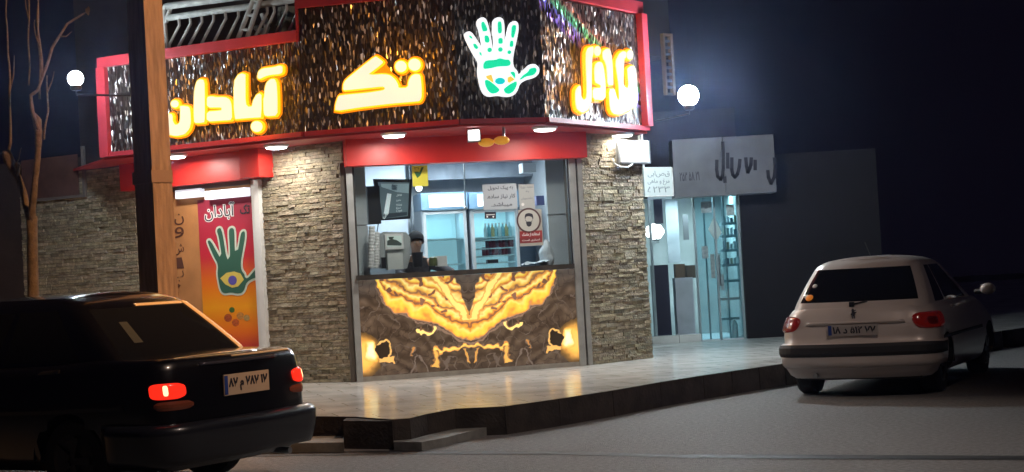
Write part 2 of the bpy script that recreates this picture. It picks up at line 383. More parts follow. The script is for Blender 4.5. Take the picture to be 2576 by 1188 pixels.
# jambs of the serving window
def jamb(x0, x1, w1, mat, name='window_jamb'):
    g = G(); a = MAIN.hit(x0, 650)[0]; b = MAIN.hit(x1, 650)[0]; g.pbox(MAIN, a, b, KZ+.002, MAIN.hit(1165, 400)[1], 0, w1); return part(name, g, mat)
jamb(866, 879, .03, m_grout, 'jamb_trim'); jamb(879.5, 895, .07, m_alu)
jamb(1440, 1456, .07, m_alu); jamb(1456.6, 1461, .03, m_grout, 'jamb_trim'); jamb(1461.6, 1473, .055, m_alu)
for x0, x1 in ((895.3, 898.5), (1436.5, 1439.7)):
    g = G(); g.pbox(MAIN, MAIN.hit(x0, 650)[0], MAIN.hit(x1, 650)[0], sill, MAIN.hit(1165, 400)[1], -.02, .03); part('window_frame', g, m_black)
# counter edge and floor skirting under the panel
g = G(); g.pbox(MAIN, MAIN.hit(893, 690)[0], MAIN.hit(1438, 690)[0], sill-.055, sill+.005, -.35, .14); part('counter', g, m_ctr)
# awning boxes
def red_box(pl, x0, x1, ytop, ybot, xm, w0, w1, name='red_awning'):
    g = G(); g.pbox(pl, pl.hit(x0, ytop, w1)[0], pl.hit(x1, ytop, w1)[0], pl.hit(xm, ybot, w1)[1], SZ-.032, w0, w1); return part(name, g, m_red)
red_box(MAIN, 870, 1476, 380, 407, 1170, .0, .24)
red_box(LEFT, 300, 603, 430, 462, 500, 0, .17); 
g = G(); g.pbox(LEFT, LEFT.hit(603.5, 430, .3)[0], LEFT.hit(651, 430, .3)[0], LEFT.hit(625, 447, .3)[1], SZ-.034, 0, .30); part('red_awning', g, m_red)
# soffit under the sign
out = [p for p in sp_]
g = G(); base = [LEFT.P(LEFT.hit(180, 450)[0], SZ-.03), Vector((A.x, A.y, SZ-.03)), Vector((B.x, B.y, SZ-.03)), Vector((C.x, C.y, SZ-.03))]
low = [Vector((p.x, p.y, SZ-.03)) for p in out] + base[::-1]; k = len(low)
g.add(low + [p+Vector((0, 0, .026)) for p in low], [tuple(range(k))[::-1], tuple(range(k, 2*k))] + [(i, (i+1) % k, k+(i+1) % k, k+i) for i in range(k)])
part('soffit', g, M('soffit red', (.42, .03, .03), .5, nz=.15, ns=3))
# roof slab and upper storey
bk_ = [Vector((C.x+.25, C.y+6, 0)), Vector((L0.x+3, L0.y+6, 0))]
def prism(pts, z0, z1, g):
    k = len(pts); g.add([(p.x, p.y, z0) for p in pts]+[(p.x, p.y, z1) for p in pts], [tuple(range(k))[::-1], tuple(range(k, 2*k))] + [(i, (i+1) % k, k+(i+1) % k, k+i) for i in range(k)]); return g
g = prism([LEFT.P(2.2, 0, -.05), MAIN.P(0, 0, -.05), MAIN.P(MAIN.L, 0, -.05), RIGHT.P(RIGHT.L, 0, -.3)]+bk_, SZ+.004, SZ+.16, G()); part('roof', g, m_darkbrown)
g = prism([LEFT.P(2.3, 0, -1.5), MAIN.P(.4, 0, -1.5), MAIN.P(MAIN.L-.4, 0, -1.3), RIGHT.P(RIGHT.L-.2, 0, -1.5)]+[p-Vector((.3, .5, 0)) for p in bk_], SZ+.164, SZ+4.5, G()); part('upper_storey', g, m_darkbrown)
# ------------------------------------------------------------------ glowing onyx panel under the window
def onyx():
    u0, u1 = MAIN.hit(899, 800)[0], MAIN.hit(1450, 800)[0]; v0 = MAIN.hit(1165, 930)[1]; v1 = sill-.058
    NX, NY = 440, 200; vs = []; cs = []; gl = []
    ob = [(0, 745), (115, 708), (215, 627), (295, 572), (445, 503), (565, 436), (665, 390), (735, 286), (765, 184), (770, 100)]
    def outer(x):
        for (a, b), (c, d) in zip(ob, ob[1:]):
            if x <= c: return b+(d-b)*(x-a)/max(1, c-a)
        return -50-(x-770)*8
    pal = [(0, (.10, .05, .03), 0), (.03, (.55, .36, .26), .25), (.08, (.95, .36, .06), .9), (.13, (1, .60, .06), 1.1), (.22, (1, .74, .08), 1.1), (.30, (1, .82, .20), 1.15), (.37, (1, .42, .04), .95), (.42, (.36, .16, .10), .3),
           (.47, (.85, .28, .05), .8), (.54, (1, .72, .10), 1.1), (.62, (1, .84, .28), 1.2), (.70, (.95, .42, .06), .9), (.76, (.42, .20, .13), .3), (.84, (1, .56, .08), 1.0), (.93, (1, .84, .28), 1.2), (1.0, (.8, .30, .06), .8)]
    def ramp(t):
        t = t if t < 1 else .45+((t-.45) % .55)
        for (a, c, e), (b, d, f) in zip(pal, pal[1:]):
            if t <= b:
                k = max(0, (t-a)/(b-a)); return [c[i]+(d[i]-c[i])*k for i in range(3)], e+(f-e)*k
        return list(pal[-1][1]), pal[-1][2]
    def smooth(a, b, x): x = max(0, min(1, (x-a)/(b-a))); return x*x*(3-2*x)
    def N_(x, y, s, o=0): return noise.noise(Vector((x*s, y*s, o)))
    for j in range(NY+1):
        for i in range(NX+1):
            fu, fv = i/NX, j/NY; X = (fu-.5)*2*925; x = abs(X); y = 1000-fv*875
            s_ = .15 if X > 0 else 0
            wx = x + 26*N_(x, y, .012, s_) + 10*N_(x, y, .04, 3+s_); wy = y + 30*N_(x, y, .010, 7+s_) + 12*N_(x, y, .035, 9+s_)
            # base marble
            b1 = .5+.5*math.sin((wy*.045+wx*.02)+6*N_(x, y, .006, 20)); f = .5+.5*N_(x, y, .02, 11)
            gr = smooth(330, 120, y)
            col = [.10+.20*f*b1+.20*gr*.8, .072+.15*f*b1+.20*gr*.78, .05+.11*f*b1+.20*gr*.74]; e = 0.10+.05*f
            dk = abs(N_(wx, wy, .011, 31))
            if dk < .03: col = [c*.6 for c in col]
            if abs(N_(wx, wy, .008, 41)) < .02: col = [.26, .21, .18]
            d = outer(wx)-wy                       # height above the wing's lower boundary
            t = d/330 + .17*N_(x, y, .007, 13) + .06*N_(x, y, .022, 17)
            vn = (wy-130)*-.28 + 100 + 26*N_(x, y, .02, 50)      # the grey V in the middle
            top_ = 165 + 60*N_(x, 0, .011, 60) + 30*N_(x, 0, .04, 61)
            inV = x < vn and y < 540
            if t > 0 and x < 790 and not inV:
                c2, e2 = ramp(t)
                if d > 130 and N_(x, y, .019, 91) > .38: c2, e2 = [.40, .20, .13], .3
                elif d > 130 and N_(x, y, .019, 91) > .30: c2, e2 = [.95, .38, .05], .9
                streak = .95+.16*N_(x, y*.25, .03, 71)
                c2 = [c*streak for c in c2]
                k = smooth(top_-75, top_-30, y) if x < 560 else 1
                k *= smooth(vn, vn+16, x) if y < 520 else 1
                col = [col[q]*(1-k)+c2[q]*k for q in range(3)]; e = e*(1-k)+e2*k
                # second inner V
                iv = abs(wx-(15+(540-wy)*.62))
                if iv < 26 and y < 545: col = [1, .80, .22]; e = 1.15
                elif iv < 40 and y < 560: col = [.9, .45, .10]; e = .8
            elif 0 < -d < 26 and x < 780: col = [.42, .29, .22]; e = .3
            # blobs by the sides
            r1 = math.hypot((wx-835)/62, (wy-775)/95); r2 = math.hypot((wx-890)/155, (wy-800)/205)
            hole = math.hypot((wx-733)/52, (wy-765)/80)
            if r2 < 1 and wx > 765: k = 1-r2; col = [.25+.75*smooth(0, .5, k), .15+.45*smooth(0, .6, k), .05+.1*k]; e = .2+1.0*smooth(0, .6, k)
            if r1 < 1 and wx > 780: k = smooth(1, .4, r1); col = [1, .55+.38*k, .08+.4*k]; e = 1.0+.7*k
            if hole < 1: col = [.07, .05, .035]; e = .03
            elif hole < 1.28 and wy > 660 and wx < 775: col = [1, .6, .18]; e = .95
            if 640 < wx < 775 and abs(wy-(900+(775-wx)*.25-60)) < 22+10*N_(x, y, .03, 5): col = [1, .58, .16]; e = .95
            # crescent
            cr = math.hypot((wx-362)/80, (wy-580)/88)
            if .70 < cr < 1 and wy > 590: col = [1, .80, .25]; e = 1.3
            elif .55 < cr <= .70 and wy > 570: col = [.35, .2, .12]; e = .1
            # bone figure at the bottom
            yb = 800 + (0 if x > 120 else -26*(1-x/120)) + 8*math.sin(x*.08)
            th_ = (24 if x > 240 else 17)*(1+.9*N_(x, y, .028, 66)); q_ = abs(wy-yb)/max(4, th_)
            if x < 318 and q_ < 1.25: col, e = ([1, .74, .16], 1.05) if q_ < .55 else (([.95, .42, .08], .8) if q_ < 1 else ([.34, .23, .16], .2))
            q_ = abs(wx-(298+(wy-850)*.12))/(18*(1+.9*N_(x, y, .03, 67)))
            if q_ < 1.3 and 800 < wy < 950: col, e = ([1, .56, .12], .9) if q_ < .7 else ([.55, .28, .10], .35)
            q_ = abs(wx-(45-(wy-850)*.3)+14*N_(x, y, .03, 69))/(11*(1+1.2*N_(x, y, .04, 68)))
            if q_ < 1.2 and 820 < wy < 950: col, e = ([1, .52, .12], .7) if q_ < .7 else ([.4, .22, .12], .2)
            # twin blades between
            bl = abs(wx-(505-(860-wy)*.12))
            if bl < 18 and 760 < wy < 850 and N_(x, y, .03, 88) > -.1: col = [.85, .42, .12] if bl < 9 else [.34, .26, .21]; e = .5 if bl < 9 else .12
            bl = abs(abs(wx-440)-(wy-820)*.42)
            if bl < 7 and wy > 840: col = [.33, .27, .24]; e = .12
            vs.append(MAIN.P(u0+(u1-u0)*fu, v0+(v1-v0)*fv, .035)); cs.append(tuple(col)); gl.append(e)
    fs = [(j*(NX+1)+i, j*(NX+1)+i+1, (j+1)*(NX+1)+i+1, (j+1)*(NX+1)+i) for j in range(NY) for i in range(NX)]
    g = G(); g.add(vs, fs, cs)
    mt = M('backlit onyx', (1, 1, 1), .12, vcol=True); nt = mt.node_tree; b = nt.nodes['Principled BSDF']
    at = nt.nodes.new('ShaderNodeAttribute'); at.attribute_name = 'Glow'; a2 = nt.nodes.new('ShaderNodeAttribute'); a2.attribute_name = 'Col'
    pw = nt.nodes.new('ShaderNodeVectorMath'); pw.operation = 'MULTIPLY'; nt.links.new(a2.outputs['Color'], pw.inputs[0]); nt.links.new(a2.outputs['Color'], pw.inputs[1])
    nt.links.new(a2.outputs['Color'], b.inputs['Emission Color']); nt.links.new(at.outputs['Fac'], b.inputs['Emission Strength'])
    mm = nt.nodes.new('ShaderNodeMath'); mm.operation = 'MULTIPLY'; mm.use_clamp = True; mm.inputs[1].default_value = .75; nt.links.new(at.outputs['Fac'], mm.inputs[0])
    mx = nt.nodes.new('ShaderNodeMix'); mx.data_type = 'RGBA'; mx.inputs[7].default_value = (.25, .10, .03, 1); nt.links.new(mm.outputs[0], mx.inputs[0]); nt.links.new(a2.outputs['Color'], mx.inputs[6]); nt.links.new(mx.outputs[2], b.inputs['Base Color'])
    o = g.build('onyx_panel', mt, shop, label='backlit marble panel with mirrored golden wing veins below the serving window')
    ga = o.data.attributes.new('Glow', 'FLOAT', 'POINT')
    for i, e in enumerate(gl): ga.data[i].value = e*.9
    g = G(); g.pbox(MAIN, u0-.02, u1+.02, v0-.06, v1, -.1, .03); part('panel_backing', g, m_grout)
    g = G(); g.pbox(MAIN, u0-.02, u1+.02, KZ+.001, v0-.001, .031, .05); part('skirting', g, M('skirting stone', (.38, .36, .32), .6, nz=.2, ns=9))
onyx()
# ------------------------------------------------------------------ door on the left
g = G(); a = LEFT.hit(637, 650, .06)[0]; b = LEFT.hit(662, 650, .06)[0]; jt = LEFT.hit(650, 452, .06)[1]
g.pbox(LEFT, b-.075, b, KZ+.002, jt, 0, .09); g.pbox(LEFT, a+.01, b-.08, KZ+.002, jt, 0, .05); part('door_jamb', g, m_white)
door = part('door', G().pbox(LEFT, dl, a, KZ+.01, dtop, -.12, -.06), M('orange brown door', (.50, .22, .08), .5, nz=.2, ns=3), label='orange-brown door beside the red hand poster')
ch = M('brown letters', (.10, .035, .02), .6)
for i, (s, y) in enumerate((('ن', 552), ('و', 585), ('ش', 628), ('ا', 662), ('ب', 695), ('ه', 728))):
    text('letter', s, LEFT, rect(LEFT, 437, y-13, 462, y+13, -.05), ch, door, -.058)
for i, (x0, x1) in enumerate(((440, 502), (514, 618))):
    g = G(); r = rect(LEFT, x0, 475, x1, 500, .05); c = (r[2]+r[3])/2; h = .055
    g.pbox(LEFT, r[0], r[1], c-h, c+h, -.05, .05); part('door_lamp', g, E('door tube lamp %d' % i, (.8, .88, 1), (.75, 1.1)[i]))
g = G(); r = rect(LEFT, 405, 470, 640, 503, .0); g.pbox(LEFT, r[0], r[1], dtop-.03, dtop+.10, -.2, -.08); part('door_lintel', g, M('dark lintel', (.10, .03, .04), .5))
# poster with the hand logo
def gradient_mat():
    mt = M('printed poster', (1, 1, 1), .45, vcol=True); return mt
pu0, pu1 = LEFT.hit(503, 650, -.04)[0], a-.004; pv0, pv1 = KZ+.05, LEFT.hit(570, 497, -.04)[1]
g = G(); NR = 40; vs = []; cs = []; fs = []
stops = [(0, (.45, .015, .03)), (.17, (.50, .02, .035)), (.26, (.80, .16, .01)), (.40, (.85, .33, .01)), (.52, (.75, .17, .01)), (.68, (.50, .02, .04)), (.88, (.40, .03, .06)), (1, (.22, .02, .04))]
for j in range(NR+1):
    t = j/NR
    for (p, c), (q, d) in zip(stops, stops[1:]):
        if t <= q: k = (t-p)/(q-p); col = tuple(c[i]+(d[i]-c[i])*k for i in range(3)); break
    for u in (pu0, pu1): vs.append(LEFT.P(u, pv0+(pv1-pv0)*t, -.045)); cs.append(col)
fs = [(2*j, 2*j+1, 2*j+3, 2*j+2) for j in range(NR)]
g.add(vs, fs, cs); g.pbox(LEFT, pu0, pu1, pv0, pv1, -.058, -.047, (.4, .03, .03))
poster = g.build('hand_poster', gradient_mat(), shop, label='red and orange poster with the green hand logo on the door')
HAND = [(155,330),(185,285),(230,275),(275,310),(380,470),(405,520),(355,260),(320,180),(340,115),(400,90),(450,120),(490,260),(545,580),(550,450),(525,160),(560,105),(620,90),(670,120),(685,220),(685,480),(735,200),(775,150),(830,140),(865,180),(865,290),(790,620),(800,740),(850,790),(865,850),(960,750),(1010,705),(1080,700),(1135,750),(1135,820),(1080,880),(960,910),(880,960),(850,1060),(790,1120),(700,1130),(600,1110),(480,1130),(410,1090),(370,1000),(330,800),(350,680),(270,560)]
GREEN = [[(380,160),(410,150),(440,200),(465,270),(400,285),(380,220)], [(420,330),(470,335),(490,400),(470,430),(425,420)], circ(487,520,30), [(590,150),(640,150),(650,300),(595,310)],
 [(600,365),(655,365),(660,440),(600,440)], circ(627,515,30), [(775,200),(830,195),(830,260),(800,370),(765,350)], [(755,400),(795,400),(795,480),(745,480)], circ(743,550,25),
 [(215,330),(250,340),(270,375),(235,370)], [(270,440),(305,440),(345,490),(320,515),(285,490)], [(350,550),(375,550),(390,595),(365,590)],
 [(405,700),(440,655),(560,650),(620,625),(680,645),(740,645),(765,690),(745,730),(600,735),(500,760),(405,770)],
 [(425,910),(470,910),(550,970),(625,1040),(580,1080),(520,1090),(470,1060),(430,980)], [(665,1030),(740,970),(840,920),(840,980),(800,1060),(740,1095),(690,1080)],
 [(750,810),(800,800),(820,830),(820,900),(790,860)], [(875,900),(920,850),(980,810),(1010,760),(1080,745),(1105,790),(1060,850),(960,865),(890,910)]]
YEL = [[(440,860),(510,840),(530,900),(540,950),(450,890)], [(720,880),(760,860),(815,905),(740,950),(720,930)]]
def pm(p): return (C8((865+(p[0]-155)*.387, 0))[0], C8((0, 660+(p[1]-90)*.452))[1])
def onp(pl, pts, f, off): return [pl.hit(*f(p), off) for p in pts]
def clampu(pts, u): return [(min(p[0], u), p[1]) for p in pts]
hp = clampu(onp(LEFT, chaikin(HAND), pm, -.04), pu1-.003)
hq = G().poly(LEFT, hp, -.044, -.040).build('hand_logo', M('poster pale green', (.55, .62, .52), .5), poster)
G().poly(LEFT, clampu(offset(hp, -.028), pu1-.01), -.0395, -.037).build('hand_fill', M('poster dark green', (.035, .11, .075), .5), hq)
G().poly(LEFT, onp(LEFT, [(410, 870), (520, 790), (650, 770), (760, 800), (820, 890), (720, 990), (620, 1010), (500, 960)], pm, -.04), -.0365, -.035).build('eye_white', M('poster yellow', (.62, .48, .10), .5), hq)
G().poly(LEFT, onp(LEFT, circ(625, 900, 75, 70), pm, -.04), -.0345, -.033).build('pupil', M('poster blue', (.10, .08, .35), .5), hq)
text('poster_writing', 'آبادان', LEFT, rect(LEFT, *C8((850, 515)), *C8((1065, 622)), -.04), m_paper, poster, -.044, .002, bold=.06)
text('poster_writing', 'آبادان', LEFT, rect(LEFT, *C8((855, 520)), *C8((1060, 617)), -.04), m_ink, poster, -.0415, .002, bold=.0)
text('poster_writing', 'تک', LEFT, rect(LEFT, *C8((1093, 520)), *C8((1160, 580)), -.04), m_ink, poster, -.0415, .002, bold=.02)
for k, (x, y, r_, cc) in enumerate(((573, 800, 13, (.45, .08, .02)), (592, 812, 12, (.55, .10, .02)), (604, 795, 12, (.6, .25, .05)), (583, 780, 9, (.06, .15, .03)), (620, 800, 10, (.5, .3, .1)))):
    q = LEFT.hit(x, y, -.04); rr = r_*.0050
    G().poly(LEFT, circ(q[0], q[1], rr, rr*.8), -.0445+.0008*k, -.0435+.0008*k).build('falafel_picture', M('poster food %d' % k, cc, .6, nz=.5, ns=40), poster)
# ------------------------------------------------------------------ main sign
sg = thing('shop_sign', 'big dark sequin sign wrapping the corner with glowing yellow Persian letters and a hand', 'sign', (sp_[1].x, sp_[1].y, SZ))
zl = S0.hit(404, 152)[1]; zc = .5*(S1.hit(766, 14)[1] + S2.hit(1364, -8)[1])
zr = zc
def board(pl, u0, u1, z0, z1):
    g = G(); NXX = 2
    vs = [pl.P(u, v, 0) for v in (z0, z1) for u in (u0, u1)]; uvs = [(u+pl.O.x*3.1, v) for v in (z0, z1) for u in (u0, u1)]
    if pl is S3: uvs = [(u, v) for v in (z0, z1) for u in (u0, u1)]
    g.add(vs, [(0, 1, 3, 2)], None, uvs); g.pbox(pl, u0, u1, z0, z1, -.16, -.004)
    return g.build('sequin_panel', sequin((.48, .5-((zc+SZ)/2+.78))) if pl is S3 else m_seq, sg)
e_ = .004
board(S0, .12, S0.L-e_, SZ+.06, zl); board(S1, e_, S1.L-e_, SZ+.06, zc); board(S2, e_, S2.L-e_, SZ+.06, zc); board(S3, e_, S3.L-.12, SZ+.06, zr-.02)
def frame(pl, u0, u1, z0, z1, w1=.05): 
    g = G(); g.pbox(pl, u0, u1, z0, z1, -.17, w1); return g.build('sign_frame', m_maroon, sg)
frame(S0, 0, S0.L-.01, zl+.002, zl+.13, .06); frame(S0, 0, S0.L-.02, SZ, SZ+.058, .05)
frame(S0, -.02, .118, SZ-.0, zl+.001, .07)
frame(S1, .0, S1.L-.01, zc+.002, zc+.16, .05); frame(S1, .01, S1.L-.01, SZ, SZ+.058, .03)
frame(S2, .0, S2.L, zc+.002, zc+.16, .05); frame(S2, .0, S2.L-.01, SZ, SZ+.058, .03)
frame(S3, .0, S3.L, zr+.002, zr+.16, .05); frame(S3, .01, S3.L, SZ, SZ+.058, .05); frame(S3, S3.L-.118, S3.L+.02, SZ+.06, zr, .09)
frame(S1, -.02, .0, zl+.12, zc+.16, .05)
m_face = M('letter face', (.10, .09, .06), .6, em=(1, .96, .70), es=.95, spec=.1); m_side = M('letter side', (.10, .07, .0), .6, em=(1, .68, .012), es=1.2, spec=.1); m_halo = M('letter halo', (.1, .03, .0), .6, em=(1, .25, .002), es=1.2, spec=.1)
def letter(pl, pts, f, name='letter', smooth=1, off=.07):
    q = onp(pl, chaikin(pts, .2, smooth) if smooth else pts, f, off)
    root = G().poly(pl, offset(q, .004), .01, off-.012).build(name, m_side, sg)
    G().poly(pl, offset(q, -.012), off-.011, off).build('letter_face', m_face, root)
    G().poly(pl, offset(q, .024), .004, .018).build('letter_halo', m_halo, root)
    cx = sum(p[0] for p in q)/len(q); cy = sum(p[1] for p in q)/len(q); sz_ = max(p[0] for p in q)-min(p[0] for p in q)
    for k in ((-.3, .3) if sz_ > .6 else (0,)):
        l = bpy.data.lights.new('letter_glow', 'POINT'); l.energy = 5.5; l.color = (1, .36, .03); l.shadow_soft_size = 0
        o = link(bpy.data.objects.new('letter_glow', l)); o.parent = root; o.location = pl.P(cx+k*sz_, cy, .28)-ORG[root.name]
K6 = [[(500,420),(530,310),(580,275),(650,290),(655,560),(655,890),(600,900),(500,905),(490,800),(490,600)],
 [(670,520),(760,510),(800,525),(930,520),(1000,560),(1025,650),(1030,860),(900,870),(668,885),(668,722),(870,708),(870,688),(670,690)],
 [(1038,420),(1050,300),(1100,220),(1160,195),(1215,215),(1215,560),(1225,630),(1250,655),(1290,650),(1305,580),(1350,500),(1400,470),(1435,500),(1435,690),(1425,825),(1250,835),(1060,850),(1042,700)],
 [(1465,420),(1490,330),(1550,275),(1610,270),(1645,340),(1655,560),(1655,800),(1480,812),(1450,760),(1447,560),(1460,520)],
 [(1360,280),(1375,180),(1430,130),(1600,110),(1680,85),(1725,105),(1725,200),(1680,230),(1560,240),(1480,260),(1400,300)],
 [(95,820),(140,765),(190,750),(215,800),(210,850),(235,900),(270,905),(300,870),(305,690),(290,650),(350,640),(430,655),(455,700),(465,880),(440,980),(370,1060),(250,1085),(130,1060),(90,960)],
 circ(235, 628, 62), circ(1362, 940, 88)]
for p in K6: letter(S0, p, C6, smooth=0 if len(p) == 18 else 1)
K7 = [[(150,1030),(160,900),(200,770),(240,730),(700,690),(960,650),(985,630),(950,615),(700,640),(320,680),(285,660),(290,560),(330,480),(600,260),(830,80),(870,90),(985,180),(960,230),(780,370),(740,390),(1000,375),(1100,400),(1180,470),(1230,560),(1235,610),(1370,605),(1380,500),(1430,410),(1500,375),(1600,385),(1625,600),(1625,780),(1590,850),(1540,865),(1100,900),(600,960)],
 circ(1265, 265, 110), circ(1492, 235, 118)]
for p in K7: letter(S1, p, C7, smooth=0 if len(p) == 18 else 1)
K5 = [[(340,250),(365,175),(430,160),(430,250),(415,300),(412,560),(410,740),(400,800),(370,860),(310,885),(250,850),(232,770),(230,640),(260,590),(290,575),(300,640),(300,700),(320,730),(345,720),(355,640)],
 circ(470, 220, 40, 62), [(430,420),(445,350),(480,325),(520,335),(540,400),(558,560),(558,750),(420,745),(415,610),(500,602),(500,590),(440,560)],
 [(525,300),(520,220),(570,180),(610,200),(632,330),(640,560),(640,590),(578,595),(565,400),(550,340)],
 [(655,330),(700,240),(740,210),(780,225),(775,300),(755,310),(748,560),(760,600),(800,605),(790,470),(785,400),(830,365),(870,380),(885,470),(895,640),(900,760),(830,850),(700,905),(630,890),(600,830),(590,620),(650,610),(680,720),(700,740),(690,560)],
 circ(815, 260, 38, 60)]
for p in K5: letter(S3, p, C5, smooth=0 if len(p) == 18 else 1)
# the hand emblem
hq = onp(S2, chaikin(HAND), C4, .05)
hand = G().poly(S2, hq, .01, .05).build('hand_emblem', E('hand tube white', (.93, .97, 1), 1.0), sg)
mg = E('hand green', (0, .72, .36), .95); my = E('hand yellow', (.95, .60, .08), .9); mc = E('hand cyan', (0, .62, .62), .9)
for p in GREEN: G().poly(S2, onp(S2, chaikin(p, .2, 1) if len(p) != 18 else p, C4, .05), .0505, .056).build('green_patch', mg, hand)
for p in YEL: G().poly(S2, onp(S2, p, C4, .05), .0505, .055).build('yellow_patch', my, hand)
G().poly(S2, onp(S2, circ(622, 925, 66, 44), C4, .05), .0505, .056).build('pupil', mc, hand)
# ------------------------------------------------------------------ downlights under the sign
m_lens = E('lamp lens', (.96, .98, 1), 7)
def area(name, loc, size, power, col, parent, rot=None, spread=None):
    l = bpy.data.lights.new(name, 'AREA'); l.shape = 'DISK'; l.size = size; l.energy = power; l.color = col
    if spread: l.spread = math.radians(spread)
    o = link(bpy.data.objects.new(name, l)); o.parent = parent; o.location = Vector(loc)-ORG[parent.name]
    if rot: o.rotation_euler = rot
    return o
DL = [(440, 398, 'left of the door behind the pole', 26), (695, 374, 'over the stone pillar beside the door', 22), (990, 345, 'over the left half of the serving window', 24), (1370, 329, 'over the right half of the serving window', 26), (1565, 344, 'at the right corner pillar', 13)]
for x, y, s, pw in DL:
    p = onz(x, y, SZ-.075)
    t = thing('ceiling_light', 'round white downlight under the sign '+s, 'light', (p.x, p.y, SZ-.031), 'round downlights under the shop sign')
    G().lathe((p.x, p.y, SZ-.031), [(.155, 0), (.16, -.012), (.14, -.03)], n=24).build('lamp_housing', m_white, t)
    G().lathe((p.x, p.y, SZ-.0615), [(.132, 0), (.12, -.016), (.06, -.024)], n=24).build('lamp_lens', m_lens, t, smooth=True)
    area('lamp_glow', (p.x, p.y, SZ-.09), .22, pw, (1, .95, .86), t)
p = onz(1192, 341, SZ-.12); t = thing('floodlight', 'small square white floodlight hanging under the hand emblem', 'light', (p.x, p.y, SZ-.031))
G().box((p.x, p.y+.03, SZ-.12), (.16, .10, .15)).build('lamp_housing', m_black, t); G().box((p.x, p.y, SZ-.12), (.15, .05, .14)).build('lamp_rim', m_white, t)
G().box((p.x, p.y-.03, SZ-.12), (.12, .008, .11)).build('lamp_lens', m_lens, t)
G().tube([(p.x, p.y+.04, SZ-.05), (p.x, p.y+.04, SZ-.031)], .012).build('bracket', m_black, t)
p = onz(1240, 357, SZ-.2); t = thing('yellow_siren', 'yellow lamp with two domes hanging under the sign beside the floodlight', 'siren', (p.x, p.y, SZ-.031))
my2 = M('amber plastic', (.85, .42, .03), .3, em=(1, .45, .03), es=.25)
for dx, zz in ((-.08, -.205), (.10, -.19)): G().ball((p.x+dx, p.y, SZ+zz), .075, 14, (1.3, 1, .7)).build('amber_dome', my2, t, smooth=True)
G().tube([(p.x+.13, p.y+.03, SZ-.17), (p.x+.13, p.y+.03, SZ-.031)], .018).build('bracket', m_steel, t)
G().box((p.x+.01, p.y+.04, SZ-.18), (.34, .03, .05)).build('bracket', m_maroon, t)
# ------------------------------------------------------------------ kiosk interior
RD = 2.6
m_room = M('cool white room wall', (.50, .53, .56), .5, nz=.12, ns=1.5)
m_roomt = M('white wall panel', (.72, .76, .80), .35, nz=.06, ns=3)
uL, uR = .02, MAIN.L-.03
ceil_v = SZ-.10
g = G(); g.pbox(MAIN, uL-.1, uR+1.1, KZ, ceil_v, -RD-.1, -RD); part('room_wall', g, m_room)
# left side wall starts at the jamb and runs back
g = G(); g.pbox(MAIN, uL-.14, uL-.04, KZ, ceil_v, -RD, -.26); part('room_wall', g, m_tile)
ulw = MAIN.hit(1372, 560, -.9)[0]
g = G(); g.pbox(MAIN, uR+.02, uR+.12, KZ, ceil_v, -RD, -.26); part('room_wall', g, m_room)
g = G(); g.pbox(MAIN, uL-.14, uR+.12, KZ-.0, KZ+.02, -RD, -.26); part('room_floor', g, m_tile)
g = G(); g.pbox(MAIN, uL-.14, uR+.12, ceil_v+.002, ceil_v+.06, -RD-.1, -.255); part('room_ceiling', g, m_roomt)
# tiled return walls either side of the window with a joint
for x0, x1, yj, d in ((899, 925, 567, -.5), (1371, 1436, 540, -.5)):
    r = rect(MAIN, x0, 420, x1, yj, d); jv = MAIN.hit((x0+x1)/2, yj, d)[1]
    u0 = r[0]-.25 if x0 < 1000 else r[0]; u1 = r[1]+.25 if x0 > 1000 else r[1]
    g = G(); g.pbox(MAIN, u0, u1, jv+.006, ceil_v-.01, d-.05, d); g.pbox(MAIN, u0, u1, KZ+.03, jv-.006, d-.05, d-.001); g.pbox(MAIN, u0+.002, u1-.002, KZ+.03, ceil_v-.01, d-.06, d-.052, None); part('tiled_wall', g, m_tile)
# pane
g = G(); g.pbox(MAIN, wl+.0, wr, sill+.006, MAIN.hit(1165, 401)[1], .004, .009); part('window_pane', g, m_pane)
def pxbox(name, x0, y0, x1, y1, d0, d1, mat, parent=None, grow=0, **k):
    r = rect(MAIN, x0, y0, x1, y1, d1); g = G(); g.pbox(MAIN, r[0], r[1], r[2], r[3], d0, d1); return g.build(name, mat, parent, **k)
def at_(x, y, d): u, v = MAIN.hit(x, y, d); return MAIN.P(u, v, d)
# bright white panel behind the till, corner post
pxbox('white_panel', *C3((262, 170)), *C3((612, 720)), -1.62, -1.6, M('pale blue wall sheet', (.66, .74, .84), .3), shop)
pxbox('wall_corner', *C3((615, 175)), *C3((650, 760)), -1.62, -1.52, M('grey corner trim', (.20, .22, .24), .5), shop)
pxbox('ceiling_beam', *C3((640, 150)), *C3((1670, 262)), -2.2, -2.1, M('grey duct', (.30, .33, .37), .5, nz=.3, ns=4), shop)
pxbox('partition', *C3((1250, 500)), *C3((1675, 1000)), -2.3, -2.2, M('blue grey panel', (.16, .24, .32), .5, nz=.3, ns=3), shop)
